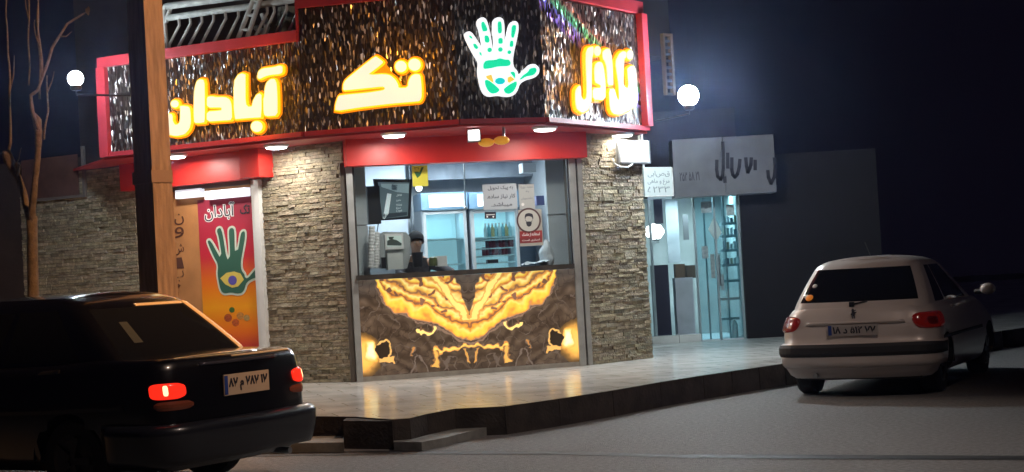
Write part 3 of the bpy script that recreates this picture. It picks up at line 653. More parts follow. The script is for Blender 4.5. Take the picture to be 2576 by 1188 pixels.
# ceiling tubes
def tube_light(u, w, lab):
    p = MAIN.P(u, ceil_v, w)
    t = thing('tube_light', lab, 'light', p, 'tube lights in the serving room')
    g = G(); g.pbox(MAIN, u-.6, u+.6, ceil_v-.04, ceil_v, w-.05, w+.05); g.build('lamp_housing', m_white, t)
    g = G(); g.pbox(MAIN, u-.58, u+.58, ceil_v-.07, ceil_v-.041, w-.03, w+.03); g.build('tube', E('tube', (.85, .95, 1), 6), t)
    l = bpy.data.lights.new('tube_glow', 'AREA'); l.shape = 'RECTANGLE'; l.size = 1.2; l.size_y = .2; l.energy = ROOMW; l.color = (.82, .93, 1)
    o = link(bpy.data.objects.new('tube_glow', l)); o.parent = t; o.location = (0, 0, -.09); o.rotation_euler = (0, 0, math.atan2(MAIN.e.y, MAIN.e.x))
ROOMW = 40
tube_light(MAIN.L*.35, -.9, 'fluorescent tube on the serving room ceiling near the television')
tube_light(MAIN.L*.6, -1.4, 'fluorescent tube on the serving room ceiling before the fridges')
# television on its bracket
t = thing('television', 'black framed menu television hanging in the serving room above the till', 'television', at_(*C3((490, 600)), -.6))
fr = [C3(p) for p in ((335, 290), (640, 290), (638, 440), (625, 600), (400, 615), (398, 420), (340, 400))]
G().poly(MAIN, [MAIN.hit(x, y, -.6) for x, y in [C3(p) for p in ((338, 288), (640, 290), (625, 598), (395, 612))]], -.66, -.6).build('tv_case', m_black, t)
sc_ = [C3(p) for p in ((372, 312), (618, 316), (605, 578), (408, 600))]
G().poly(MAIN, [MAIN.hit(x, y, -.6) for x, y in sc_], -.599, -.594).build('tv_screen', E('screen glow', (.07, .10, .11), 1.0, .3), t)
mw = E('screen white', (.55, .62, .62), .8); mg2 = E('screen pale', (.22, .30, .32), .8)
for poly, mt in (([(395, 325), (615, 325), (612, 400), (520, 390), (400, 350)], mg2), ([(445, 400), (478, 405), (455, 560), (425, 600), (412, 595)], mw), ([(480, 330), (525, 335), (522, 380), (478, 375)], M('screen ink', (.05, .08, .12))),
                 ([(415, 560), (600, 545), (598, 570), (415, 596)], M('screen dark', (.04, .06, .08)))):
    G().poly(MAIN, [MAIN.hit(*C3(p), -.59) for p in poly], -.593, -.590).build('screen_picture', mt, t)
for i, y in enumerate((415, 455, 490, 515, 538)):
    text('screen_writing', ('فلافل', 'ساندویچ', 'نوشابه', 'دوغ', 'سیب')[i], MAIN, rect(MAIN, *C3((515, y-9)), *C3((560-(i % 2)*8, y+9)), -.59), mw, t, -.592, .002)
t2 = pxbox('speaker_box', *C3((287, 345)), *C3((400, 636)), -.72, -.56, m_black, None, label='tall black speaker box hanging at the left of the television', cat='speaker')
g = G(); g.tube([at_(*C3((375, 640)), -.62), at_(*C3((360, 740)), -.7), at_(*C3((335, 840)), -.7)], .006); g.build('cable', m_black, None, label='thin black cable dangling under the speaker box', cat='cable')
# column of cups
t = thing('cup_stack', 'tall column of white plastic cups in sleeves left of the till', 'cups', at_(*C3((345, 985)), -.25))
for k, (x, top) in enumerate(((325, 655), (365, 700))):
    a = at_(*C3((x-6, 985)), -.25-.06*k); b = at_(*C3((x, top)), -.25-.06*k); n_ = 26; pr = []
    g = G(); g.tube([a.lerp(b, i/n_) for i in range(n_+1)], [.036+.006*(i % 2) for i in range(n_+1)], 12); g.build('cup_column', m_white, t, smooth=False)
# till: monitor + printer
t = thing('till', 'grey cash register with a small customer screen facing the window', 'cash register', at_(*C3((500, 985)), -.3))
G().poly(MAIN, [MAIN.hit(*C3(p), -.42) for p in ((372, 740), (420, 700), (590, 700), (625, 745), (625, 900), (600, 985), (385, 985), (370, 900))], -.55, -.42).build('till_body', M('till grey', (.40, .43, .43), .5), t)
pxbox('screen_bezel', *C3((425, 718)), *C3((575, 832)), -.42, -.36, m_white, t)
pxbox('till_screen', *C3((440, 735)), *C3((560, 812)), -.359, -.356, E('till screen', (.35, .42, .38), .9), t)
for poly in ([(445, 770), (480, 755), (520, 765), (558, 790), (556, 808), (445, 806)], [(455, 740), (500, 738), (490, 755), (460, 760)]):
    G().poly(MAIN, [MAIN.hit(*C3(p), -.35) for p in poly], -.3555, -.353).build('screen_picture', M('till dark', (.06, .08, .07)), t)
pxbox('printer', *C3((445, 868)), *C3((572, 990)), -.40, -.26, M('printer white', (.60, .64, .62), .5), None, label='pale receipt printer on the counter below the till screen', cat='printer')
pxbox('card_reader', *C3((400, 900)), *C3((440, 985)), -.34, -.28, m_black, None, label='black card reader on the counter left of the receipt printer', cat='card reader')
g = G(); g.lathe(at_(*C3((685, 975)), -.3), [(.058, 0), (.062, .02), (.07, .17), (.074, .185)], n=18); g.build('bowl', m_black, None, label='black tub on the counter in front of the cashier', cat='tub')
g = G(); g.lathe(at_(*C3((805, 965)), -.3), [(.05, 0), (.055, .03), (.05, .10), (.03, .115)], n=16); g.build('jar', M('olive jar', (.10, .12, .05), .4), None, label='small olive green jar on the counter at the cashier\'s hand', cat='jar')
g = G(); p = at_(*C3((868, 972)), -.35); g.box(p+Vector((0, 0, .07)), (.15, .10, .13)); g.build('napkin_box', m_paper, None, label='white napkin box on the counter right of the olive jar', cat='box')
# fridges
def fridge(x0, x1, ytop, yh, ybot, d, label, glow):
    r = rect(MAIN, x0, ytop, x1, yh, d); p = MAIN.P((r[0]+r[1])/2, KZ+.02, d-.3)
    t = thing('drinks_fridge', label, 'fridge', p, 'drinks fridges in the serving room')
    u0, u1 = r[0], r[1]; vt = MAIN.hit(x0, ytop, d)[1]; vh = MAIN.hit(x0, yh, d)[1]
    mb = M('fridge white', (.62, .68, .74), .35)
    g = G(); g.pbox(MAIN, u0, u0+.045, KZ+.02, vh, d-.55, d); g.pbox(MAIN, u1-.045, u1, KZ+.02, vh, d-.55, d); g.pbox(MAIN, u0+.046, u1-.046, KZ+.02, vh, d-.55, d-.5); g.pbox(MAIN, u0+.046, u1-.046, KZ+.02, KZ+.3, d-.499, d); g.build('cabinet', mb, t)
    g = G(); g.pbox(MAIN, u0-.01, u1+.01, vh+.002, vt, d-.5, d+.06); g.build('header', M('fridge header blue', (.28, .45, .62), .3), t)
    c = .5*(vt+vh); h = (vt-vh)*.36; g = G(); g.pbox(MAIN, u0+(u1-u0)*.16, u1-(u1-u0)*.06, c-h, c+h, d+.061, d+.066); g.build('header_lamp', E('header lamp', (.9, 1, 1), glow), t)
    g = G(); g.pbox(MAIN, u0+.05, u1-.05, KZ+.34, vh-.03, d-.49, d-.48); g.build('back_lining', E('fridge lining', (.42, .60, .64), .85), t)
    for k in range(1, 5):
        v = KZ+.34+(vh-KZ-.4)*k/5; g = G(); g.pbox(MAIN, u0+.05, u1-.05, v, v+.02, d-.47, d-.06); g.build('shelf', m_white, t)
    g = G(); g.pbox(MAIN, u0+.01, u0+.05, KZ+.31, vh-.01, d+.003, d+.03); g.pbox(MAIN, u1-.05, u1-.01, KZ+.31, vh-.01, d+.003, d+.03); g.pbox(MAIN, u0+.051, u1-.051, vh-.06, vh-.01, d+.003, d+.03); g.build('door_frame', m_white, t)
    g = G(); g.pbox(MAIN, u0+.05, u1-.05, KZ+.31, vh-.062, d+.01, d+.016); g.build('door_glass', glass('fridge glass', (.82, .95, .97), .93), t)
    l = bpy.data.lights.new('fridge_glow', 'AREA'); l.shape = 'RECTANGLE'; l.size = .4; l.size_y = .1; l.energy = 3.0; l.color = (.8, .97, 1)
    o = link(bpy.data.objects.new('fridge_glow', l)); o.parent = t; o.location = MAIN.P((u0+u1)/2, vh-.05, d-.2)-p
    return (u0, u1, vh)
f1 = fridge(*C3((705, 0))[:1], C3((1060, 0))[0], C3((0, 402))[1], C3((0, 535))[1], 0, -1.55, 'glass-door fridge behind the cashier with empty pale shelves', 2.2)
f2 = fridge(*C3((1078, 0))[:1], C3((1460, 0))[0], C3((0, 395))[1], C3((0, 525))[1], 0, -1.55, 'glass-door fridge with bottles and red cans under the notices', 2.6)
bm_ = [M('bottle %d' % i, c, .25) for i, c in enumerate(((.75, .78, .75), (.25, .50, .55), (.65, .45, .2), (.4, .6, .62)))]
vB = MAIN.hit(*C3((1320, 755)), -1.7)[1]; 
g = G(); g.pbox(MAIN, f2[0]+.05, f2[1]-.05, vB-.02, vB, -2.0, -1.62); g.build('rack', m_white, None, label='white wire shelf holding the row of bottles in the right fridge', cat='shelf')
for k in range(9):
    u = MAIN.hit(C3((1215+k*27, 0))[0], 600, -1.7)[0]; p = MAIN.P(u, vB+.001, -1.7)
    t = thing('bottle', ('white', 'teal', 'amber', 'pale green')[k % 4]+' bottle, %s from the left in the right fridge' % ('first', 'second', 'third', 'fourth', 'fifth', 'sixth', 'seventh', 'eighth', 'ninth')[k], 'bottle', p, 'bottles in the right fridge')
    G().lathe(p, [(.024, 0), (.028, .01), (.028, .14), (.012, .18), (.011, .20)], n=12).build('bottle_body', bm_[k % 4], t, smooth=True)
    G().lathe(p+Vector((0, 0, .2005)), [(.013, 0), (.013, .018)], n=10).build('cap', m_white, t)
mcan = M('red can', (.38, .06, .08), .3, metal=.2); mcr = M('grey can', (.25, .14, .18), .3, metal=.2)
for r_, y in enumerate((822, 880)):
    v0 = MAIN.hit(*C3((1320, y)), -1.72)[1]
    g = G(); g.pbox(MAIN, f2[0]+.05, f2[1]-.05, v0-.018, v0-.002, -2.0, -1.64); g.build('rack', m_white, None, label='white shelf under the %s row of dark red cans' % ('upper', 'lower')[r_], cat='shelf')
    for k in range(9-r_*0):
        u = MAIN.hit(C3(((1225 if r_ == 0 else 1195)+k*25, 0))[0], 620, -1.72)[0]; p = MAIN.P(u, v0, -1.72)
        o = G().lathe(p, [(.022, 0), (.026, .008), (.026, .10), (.021, .112)], n=12).build('can', mcan if (k+r_) % 3 else mcr, None, smooth=True, label='dark red drink can standing in the %s row of cans in the right fridge' % ('upper', 'lower')[r_], cat='can', group='cans in the %s row of the right fridge' % ('upper', 'lower')[r_])
# hanging rod, small wall lamp, extractor
g = G(); g.tube([at_(*C3((1043, 168)), -.9), at_(*C3((1056, 515)), -.9)], .011); g.ball(at_(*C3((1056, 515)), -.9), .03, 10); g.build('hanging_rod', m_steel, None, label='thin steel rod with a ball end hanging between the fridges', cat='rod')
g = G(); g.ball(at_(*C3((692, 360)), -1.3), .045, 12); g.build('bulb', E('bulb', (1, 1, 1), 3), None, label='small glowing bulb right of the yellow notice', cat='bulb')
pxbox('air_duct', *C3((1500, 165)), *C3((1606, 235)), -1.2, -1.0, m_roomt, None, label='white box hung under the ceiling above the mask notice', cat='duct')
pxbox('blue_dispenser', *C3((1606, 420)), *C3((1672, 490)), -.8, -.7, M('blue white', (.10, .12, .30), .4), None, label='small blue and white dispenser right of the paper notices', cat='dispenser')
# papers stuck on the glass
def paper(name, a, b, label, mat=m_paper, w=.0095):
    r = rect(MAIN, *C3(a), *C3(b), .01); p = MAIN.P(r[0], r[2], w)
    t = thing(name, label, 'notice', p)
    g = G(); g.pbox(MAIN, *r, w, w+.0015); g.build('sheet', mat, t); return t, r
mp_b = M('translucent paper', (.40, .45, .50), .8)
t, r = paper('paper_notice', (1185, 332), (1462, 520), 'large white paper notice with three handwritten lines on the window', mp_b)
for s, y, x0, x1 in (('به پیک تحویل', 358, 1228, 1425), ('کار نیاز ساده.', 425, 1222, 1445), ('میباشد.', 488, 1255, 1420)):
    text('writing', s, MAIN, rect(MAIN, *C3((x0, y-14)), *C3((x1, y+16)), .01), m_ink, t, .0112, .001, bold=.012)
t, r = paper('paper_notice', (1468, 332), (1598, 520), 'narrow grey paper notice right of the large one on the window', M('grey paper', (.38, .40, .40), .8))
for s, y, x0, x1 in (('تخفیف ویژه', 352, 1480, 1580), ('به', 388, 1525, 1550), ('دانشجویان', 440, 1488, 1578)):
    text('writing', s, MAIN, rect(MAIN, *C3((x0, y-9)), *C3((x1, y+9)), .01), M('grey ink', (.12, .13, .14)), t, .0112, .001)
G().poly(MAIN, circ(*MAIN.hit(*C3((1502, 487)), .01), .02), .0112, .013).build('sticker_or_glint', m_white, t)
t, r = paper('mask_notice', (1464, 530), (1662, 805), 'grey mask notice with a round pictogram and a red banner on the window', M('notice grey', (.36, .36, .33), .7))
c = MAIN.hit(*C3((1548, 612)), .01); R_ = .160
ro = circ(c[0], c[1], R_, n=40)
G().poly(MAIN, ro, .0112, .0125).build('ring', M('brown ring', (.07, .03, .03)), t)
G().poly(MAIN, circ(c[0], c[1], R_*.86, n=40), .0127, .0135).build('ring_field', M('notice pale', (.46, .46, .43)), t)
f_ = lambda pts: [MAIN.hit(*C3(p), .01) for p in pts]
G().poly(MAIN, chaikin(f_([(1515, 590), (1520, 562), (1545, 553), (1578, 560), (1584, 592), (1578, 608), (1574, 585), (1545, 578), (1524, 584), (1521, 606)]), .2, 1), .0137, .0145).build('pictogram_hair', m_ink, t)
G().poly(MAIN, f_([(1526, 628), (1538, 620), (1562, 620), (1572, 630), (1566, 652), (1549, 662), (1533, 652)]), .0137, .0145).build('pictogram_mask', m_ink, t)
G().poly(MAIN, f_([(1519, 606), (1524, 608), (1534, 624), (1530, 628)]), .0147, .0152).build('mask_strap', m_ink, t)
G().poly(MAIN, f_([(1579, 606), (1575, 608), (1564, 624), (1568, 628)]), .0147, .0152).build('mask_strap', m_ink, t)
for (y0, y1, s, cc) in ((697, 745, 'استفاده از ماسک', (.30, .03, .03)), (748, 782, 'اجباری است', (.22, .03, .03))):
    r = rect(MAIN, *C3((1477, y0)), *C3((1654, y1)), .01); g = G(); g.pbox(MAIN, *r, .0112, .0125); g.build('red_banner', M('banner red', cc, .6), t)
    text('writing', s, MAIN, (r[0]+.03, r[1]-.03, r[2]+.02, r[3]-.02), m_paper, t, .0127, .001, bold=.02)
t, r = paper('yellow_notice', (636, 186), (766, 342), 'yellow notice with a green tick at the top of the window', M('yellow card', (.62, .58, .06), .6, em=(.6, .55, .05), es=.12))
G().poly(MAIN, f_([(655, 232), (680, 232), (696, 236), (712, 196), (730, 196), (702, 262), (680, 282), (668, 262)]), .0112, .0125).build('green_tick', M('tick green', (.03, .14, .05)), t)
text('writing', '۱۳', MAIN, rect(MAIN, *C3((655, 196)), *C3((690, 214)), .01), m_ink, t, .0112, .001)
p = onp(MAIN, [(1205, 545), (1293, 545), (1293, 598), (1205, 598)], C3, .01)
t = G().poly(MAIN, p, .0097, .0107).build('black_sticker', m_ink, None, label='black sticker with two wheels drawn in white on the window', cat='sticker')
G().poly(MAIN, onp(MAIN, [(1215, 566), (1283, 562), (1284, 568), (1215, 572)], C3, .01), .0109, .0115).build('white_line', m_paper, t)
for x in (1225, 1272): G().poly(MAIN, circ(*MAIN.hit(*C3((x, 583)), .01), .011), .0109, .0115).build('white_dot', m_paper, t)
pxbox('card_terminal', *C3((1228, 918)), *C3((1312, 942)), -.2, -.1, m_black, None, label='flat black card terminal on the counter under the right fridge', cat='card reader')
# crumpled plastic bag
g = G(); c = at_(*C3((1690, 900)), -.25); vs = []; NB = 16
for i in range(NB+1):
    for k in range(24):
        q = 2*math.pi*k/24; tt = i/NB; r_ = .12*math.sin(math.pi*min(1, tt*1.02))**.5*(1-.45*tt)
        r_ *= 1+.35*noise.noise(Vector((math.cos(q)*1.5, math.sin(q)*1.5, tt*4)))
        vs.append(c+Vector((math.cos(q)*r_, math.sin(q)*r_*.6, -.18+.42*tt)))
g.add(vs, [(i*24+k, i*24+(k+1) % 24, (i+1)*24+(k+1) % 24, (i+1)*24+k) for i in range(NB) for k in range(24)]); g.build('plastic_bag', M('plastic bag', (.60, .66, .70), .3, nz=.2, ns=14), None, label='crumpled white plastic bag on the right end of the counter', cat='bag')
g = G(); vs = []
for i in range(9):
    for j in range(7):
        u, v = MAIN.hit(*C3((1500+i*24, 925)), -.2); vs.append(MAIN.P(u, sill+.02+.07*abs(noise.noise(Vector((i*.6, j*.7, 3))))+.03*(i/8), -.32+.04*j))
g.add(vs, [(i*7+j, i*7+j+1, (i+1)*7+j+1, (i+1)*7+j) for i in range(8) for j in range(6)]); g.build('plastic_sheet', M('plastic film', (.62, .68, .72), .3), None, label='loose white plastic film lying on the counter before the bag', cat='plastic film')
# ------------------------------------------------------------------ the cashier (bowed over the counter)
def skin(name, nodes, edges, mat, parent, sub=2, **tags):
    me = bpy.data.meshes.new(name); o_ = Vector(nodes[0][0]); me.from_pydata([Vector(p)-o_ for p, r in nodes], edges, [])
    o = link(bpy.data.objects.new(name, me)); o.location = o_-(ORG[parent.name] if parent else Vector((0, 0, 0))); o.parent = parent
    md = o.modifiers.new('skin', 'SKIN'); 
    for i, (p, r) in enumerate(nodes): me.skin_vertices[0].data[i].radius = (r, r) if not isinstance(r, tuple) else r
    me.skin_vertices[0].data[0].use_root = True; md.use_smooth_shade = True
    s = o.modifiers.new('sub', 'SUBSURF'); s.levels = sub; s.render_levels = sub
    me.materials.append(mat); ORG[o.name] = o_
    for k, v in tags.items(): o[{'cat': 'category'}.get(k, k)] = v
    return o
hd = at_(*C3((672, 785)), -.75)
X, Yv, Z = MAIN.e, -MAIN.n, Vector((0, 0, 1))   # right, inwards, up
def pp(x, y, z): return hd + X*x + Yv*y + Z*z
t = thing('person', 'dark-haired cashier bent over the counter with one arm stretched forward', 'person', pp(0, .35, -1.05))
m_sk = M('skin', (.36, .20, .13), .55, nz=.15, ns=20); m_sh = M('dark jumper', (.055, .05, .055), .9, nz=.4, ns=18)
body = [(pp(.02, .36, -.62), .15), (pp(.02, .30, -.42), .165), (pp(.02, .22, -.26), .155), (pp(.01, .14, -.17), .075), (pp(0, .06, -.10), .055),
        (pp(0, .02, -.02), .088), (pp(0, .0, .05), .085),
        (pp(.20, .17, -.27), .07), (pp(.36, -.02, -.36), .052), (pp(.44, -.24, -.43), .036), (pp(.45, -.31, -.445), .027),
        (pp(-.18, .17, -.27), .07), (pp(-.25, -.02, -.42), .052), (pp(-.05, -.24, -.45), .036), (pp(-.0, -.30, -.455), .027)]
skin('body', body, [(0, 1), (1, 2), (2, 3), (3, 4), (4, 5), (5, 6), (2, 7), (7, 8), (8, 9), (9, 10), (2, 11), (11, 12), (12, 13), (13, 14)], m_sk, t)
clo = [(p, (r+.012) if i not in (10, 14, 9, 13) else r+.008) for i, (p, r) in enumerate(body)]
cl = [clo[0], clo[1], clo[2], (pp(.01, .17, -.19), .085), clo[7], clo[8], (pp(.43, -.21, -.42), .047), clo[11], clo[12], (pp(-.09, -.20, -.445), .047)]
skin('jumper', cl, [(0, 1), (1, 2), (2, 3), (2, 4), (4, 5), (5, 6), (2, 7), (7, 8), (8, 9)], m_sh, t)
# hair cap: upper/back part of a slightly bigger head, with ragged edge
g = G(); vs = []; NH = 20
for i in range(11):
    for k in range(NH):
        q = 2*math.pi*k/NH; front = max(0, -math.sin(q)); lim = 2.0-.62*front; th = lim*i/10
        r_ = .116+.008*noise.noise(Vector((math.cos(q)*4, math.sin(q)*4, th*3)))
        vs.append(pp(.0, .02, .035)+X*(r_*math.sin(th)*math.cos(q)*.92)+Yv*(r_*math.sin(th)*math.sin(q)*1.05)+Z*(r_*math.cos(th)*1.05))
g.add(vs, [(i*NH+k, (i+1)*NH+k, (i+1)*NH+(k+1) % NH, i*NH+(k+1) % NH) for i in range(10) for k in range(NH)]); g.build('hair', M('black hair', (.008, .007, .007), .95, bump=.5, bs=120), t, smooth=True)
# face: nose, brows, eyes, mouth, ears
g = G(); 
for s in (-1, 1): g.ball(pp(s*.033, -.080, .005), .012, 10)
g.build('eyes', M('eye', (.35, .33, .3), .2), t, smooth=True)
g = G(); g.tube([pp(0, -.078, .012), pp(0, -.098, -.014), pp(0, -.092, -.024)], [.008, .013, .010], 8); [g.ball(pp(s*.088, .02, 0), .02, 8, (.5, 1, 1.4)) for s in (-1, 1)]; g.build('nose_and_ears', m_sk, t, smooth=True)
g = G(); g.tube([pp(-.022, -.080, -.045), pp(0, -.086, -.047), pp(.022, -.080, -.045)], [.004, .006, .004], 6); g.build('mouth', M('lips', (.28, .10, .09), .5), t, smooth=True)
# hands with five fingers
for hx, base, dr in ((1, pp(.455, -.335, -.45), Vector(X*.1-Yv)), (-1, pp(.005, -.325, -.46), Vector(X*.4-Yv))):
    dr = dr.normalized(); sd = dr.cross(Z).normalized()
    nodes = [(base-dr*.01, (.026, .014)), (base+dr*.045, (.036, .013))]; ed = [(0, 1)]
    for j, (off, ln) in enumerate(((-.027, .055), (-.009, .068), (.009, .064), (.026, .050))):
        b = len(nodes); p0 = base+dr*.075+sd*off; nodes += [(p0, .009), (p0+dr*ln*.5-Z*.008, .0085), (p0+dr*ln*.85-Z*.03, .007)]; ed += [(1, b), (b, b+1), (b+1, b+2)]
    b = len(nodes); p0 = base+dr*.02-sd*.035*hx; nodes += [(p0, .011), (p0+dr*.035-sd*.016*hx-Z*.012, .009)]; ed += [(0, b), (b, b+1)]
    skin('hand', nodes, ed, m_sk, t)

# ------------------------------------------------------------------ balcony railing above the left part of the sign
RL = Plane(S0.P(0, 0, -.35), S0.P(S0.L+3, 0, -.35))
def rp(x, y, w=0): u, v = RL.hit(x, y, w); return RL.P(u, v, w)
CR_ = crop(383.2, 0, .17353)
t = thing('balcony_railing', 'grey tube railing with bent balusters standing on the roof edge', 'railing', rp(*CR_((215, 850))))
g = G(); g.tube([rp(*CR_((215, 855))), rp(*CR_((175, 400))), rp(*CR_((165, 150))), rp(*CR_((185, 95))), rp(*CR_((240, 75)))], .035); g.build('post', m_rail, t, smooth=True)
g = G(); g.tube([rp(*CR_((210, 95))), rp(*CR_((700, 30))), rp(*CR_((1400, -60))), rp(*CR_((2600, -210)))], .045); g.build('top_rail', m_rail, t, smooth=True)
g = G(); g.tube([rp(*CR_((225, 262))), rp(*CR_((900, 165))), rp(*CR_((1400, 100))), rp(*CR_((2050, 0))), rp(*CR_((2600, -80)))], .042); g.build('middle_rail', m_rail, t, smooth=True)
g = G(); g.tube([rp(*CR_((265, 100))), rp(*CR_((195, 330)))], .03); g.build('brace', m_rail, t)
for a, b, c_, d in ([(380, 250), (390, 370), (250, 640), (245, 700)], [(540, 225), (555, 345), (345, 740), (335, 830)], [(710, 205), (720, 320), (510, 700), (505, 805)], [(885, 180), (885, 300), (690, 680), (680, 785)],
                    [(1050, 150), (1065, 270), (870, 650), (860, 765)], [(1240, 120), (1250, 240), (1055, 630), (1045, 750)], [(1655, 60), (1665, 190), (1440, 620), (1435, 680)], [(1750, 40), (1770, 170), (1580, 590), (1570, 665)],
                    [(1935, 10), (1950, 130), (1770, 530), (1760, 640)], [(2125, -20), (2130, 110), (1955, 520), (1940, 640)], [(2290, -40), (2300, 90), (2145, 480), (2135, 590)]):
    g = G(); g.tube([rp(*CR_(a)), rp(*CR_(b)), rp(*CR_(c_)), rp(*CR_(d))], .019); g.build('baluster', m_rail, t, smooth=True)
t = thing('ladder', 'narrow grey metal ladder leaning across the balcony railing', 'ladder', rp(*CR_((1240, 720)), .08))
for x0, x1 in ((1175, 1460), (1310, 1560)):
    g = G(); g.tube([rp(*CR_((x0, 735)), .1), rp(*CR_((x1, 0)), .1), rp(*CR_((x1+110, -280)), .1)], .03); g.build('stile', m_rail, t)
for k in range(4):
    yy = 640-k*210; xx = 1215+k*80; g = G(); g.tube([rp(*CR_((xx, yy)), .1), rp(*CR_((xx+115, yy+8)), .1)], .022); g.build('rung', m_rail, t)
g = G(); q = rp(*CR_((1990, 560)), -.5); vs = []
for i in range(8):
    for k in range(12):
        a = 2*math.pi*k/12; r_ = .14+.05*noise.noise(Vector((math.cos(a), math.sin(a), i*.6))); vs.append(q+Vector((math.cos(a)*r_, math.sin(a)*r_, -.1+i*.07)))
g.add(vs, [(i*12+k, i*12+(k+1) % 12, (i+1)*12+(k+1) % 12, (i+1)*12+k) for i in range(7) for k in range(12)]+[tuple(range(84, 96))]); g.build('sack', M('pale sack', (.30, .31, .26), .9, nz=.3, ns=9), None, label='pale sack leaning behind the right end of the balcony railing', cat='sack')
t = thing('metal_stand', 'bent grey metal stand behind the balcony railing beside the ladder', 'metal stand', rp(*CR_((1600, 640)), -.4))
g = G(); g.tube([rp(*CR_((1600, 200)), -.3), rp(*CR_((1660, 400)), -.3), rp(*CR_((1560, 640)), -.3)], .04); g.build('leg', m_rail, t)
g = G(); g.tube([rp(*CR_((1500, 400)), -.35), rp(*CR_((1640, 500)), -.35), rp(*CR_((1720, 640)), -.35)], .04); g.build('leg', m_rail, t)
# ------------------------------------------------------------------ left neighbour: yard wall, downpipe
NW = Plane(LEFT.P(LEFT.hit(60, 650)[0]-7, 0, .02), LEFT.P(LEFT.hit(60, 650)[0], 0, .02))
wt = thing('yard_wall', 'dark brown rendered wall left of the shop behind the bare tree', 'wall', NW.P(6, KZ, 0))
g = G(); g.pbox(NW, 0, 7, KZ-.02, LEFT.hit(100, 402)[1], -.2, 0); g.build('wall', m_darkbrown, wt)
g = G(); r = rect(LEFT, 60, 405, 205, 490); g.pbox(LEFT, *r, .035, .05); g.build('shutter', M('brown shutter', (.12, .06, .05), .5, nz=.3, ns=5), shop)
g = G(); a = LEFT.hit(206, 420, .06)[0]; g.pbox(LEFT, a, a+.045, r[2]-.04, r[3]+.1, .03, .07); g.pbox(LEFT, r[0], a-.001, r[2]-.04, r[2]-.002, .03, .065); g.build('shutter_frame', M('dim frame', (.16, .14, .13), .6), shop)
# ------------------------------------------------------------------ utility pole
def post():
    base = aty(352, 1100, 15.2); base.z = 0
    pl_top = 9.5
    tl = aty(318, 0, 15.2).x; 
    t = thing('utility_pole', 'square concrete utility pole standing between the dark sedan and the shop', 'utility pole', (aty(352, 500, 15.2).x, 15.2, KZ if base.y < 0 else KZ))
    # plan: a near corner with one face towards the camera-left and one to the right
    xm = aty(381, 400, 15.2); d1 = Vector((-.75, .66, 0)); d2 = Vector((.66, .75, 0))
    def ring(z, k): 
        c = Vector((xm.x, 15.2, z)); a = d1*.275*k; b = d2*.215*k
        return [c, c+b, c+b+a, c+a]
    g = G(); q = ring(KZ-.1, 1.12)+ring(9.5, .86); g.box8(q); g.build('shaft', m_conc, t)
    z1 = aty(400, 440, 15.2).z; g = G(); c = Vector((xm.x, 15.2, 0))
    q = [p+(p-Vector((xm.x, 15.2, p.z))-(d1*.12+d2*.18))*.10 for z in (z1-.07, z1+.05) for p in ring(z, 1.04)]
    g.box8(q); g.build('steel_band', M('rusty band', (.28, .20, .15), .6, metal=.4), t)
post()
# ------------------------------------------------------------------ bare tree
t = thing('bare_tree', 'thin bare pruned tree with upright whips at the left edge', 'tree', aty(88, 1060, 16.0))
TY = 16.0
def tp(x, y, dy=0): return aty(x, y, TY+dy)
g = G(); g.tube([tp(88, 1060), tp(86, 900), tp(83, 720), tp(81, 600), tp(80, 545)], [.075, .062, .055, .052, .055], 10); g.build('trunk', m_bark, t, smooth=True)
def limb(pts, rs):
    P_ = [tp(*p) for p in pts]; q = []; r = []
    for i in range(len(P_)-1):
        for j in range(5):
            t_ = j/5; p = P_[i].lerp(P_[i+1], t_); q.append(p+Vector((noise.noise(p*3), noise.noise(p*3+Vector((9, 0, 0))), 0))*.022); r.append((rs[i]+(rs[i+1]-rs[i])*t_)*(1+.22*noise.noise(p*9)))
    q.append(P_[-1]); r.append(rs[-1]); g = G(); g.tube(q, r, 7); g.build('branch', m_bark, t, smooth=True)
limb([(79, 555), (66, 515, .1), (50, 450, .15), (38, 425, .2), (24, 400, .2), (16, 382, .2)], [.045, .036, .036, .05, .06, .045])
limb([(80, 560), (88, 480, -.1), (93, 400, -.1), (98, 330, -.1), (94, 305, 0), (80, 285, 0)], [.045, .035, .03, .04, .045, .02])
limb([(20, 395, .2), (28, 360, .2), (24, 200, .2), (18, 40, .2), (16, -60, .2)], [.02, .014, .011, .008, .006])
limb([(98, 330, -.1), (82, 280, -.2), (78, 240, -.2), (95, 228, -.2), (108, 190, -.2), (130, 120, -.2), (170, 60, -.2), (210, 35, -.2), (220, 28, -.2)], [.022, .02, .018, .018, .016, .014, .012, .009, .006])
limb([(106, 200, -.2), (99, 120, -.2), (97, 50, -.2), (99, -40, -.2)], [.014, .011, .009, .006])
limb([(110, 350, -.1), (122, 280, 0), (120, 230, 0), (118, 190, 0)], [.012, .01, .008, .006])
limb([(72, 215, .1), (71, 120, .1), (74, 0, .1), (76, -60, .1)], [.009, .009, .008, .006])
limb([(98, 250, .1), (100, 150, .1), (96, 30, .1), (100, -50, .1)], [.010, .009, .008, .006])
limb([(45, 445, .15), (50, 425, .1), (48, 412, .1)], [.02, .025, .03])
g = G()
for k in range(5): g.ball(tp(220+random.uniform(-3, 3), 27+random.uniform(-8, 8), -.2), .022, 6, (.6, .5, 1.4))
g.build('withered_leaf', M('withered leaf', (.50, .22, .08), .8), t)
for pts in ([(97, 120, -.2), (90, 90, -.2), (88, 50, -.2)], [(24, 240, .2), (32, 190, .2), (36, 140, .2)], [(150, 92, -.2), (166, 92, -.2), (180, 80, -.2)], [(120, 235, 0), (132, 205, 0), (136, 180, 0)], [(74, 60, .1), (66, 20, .1), (64, -20, .1)], [(38, 425, .2), (50, 400, .2), (54, 372, .2)]):
    limb(pts, [.008, .006, .003])
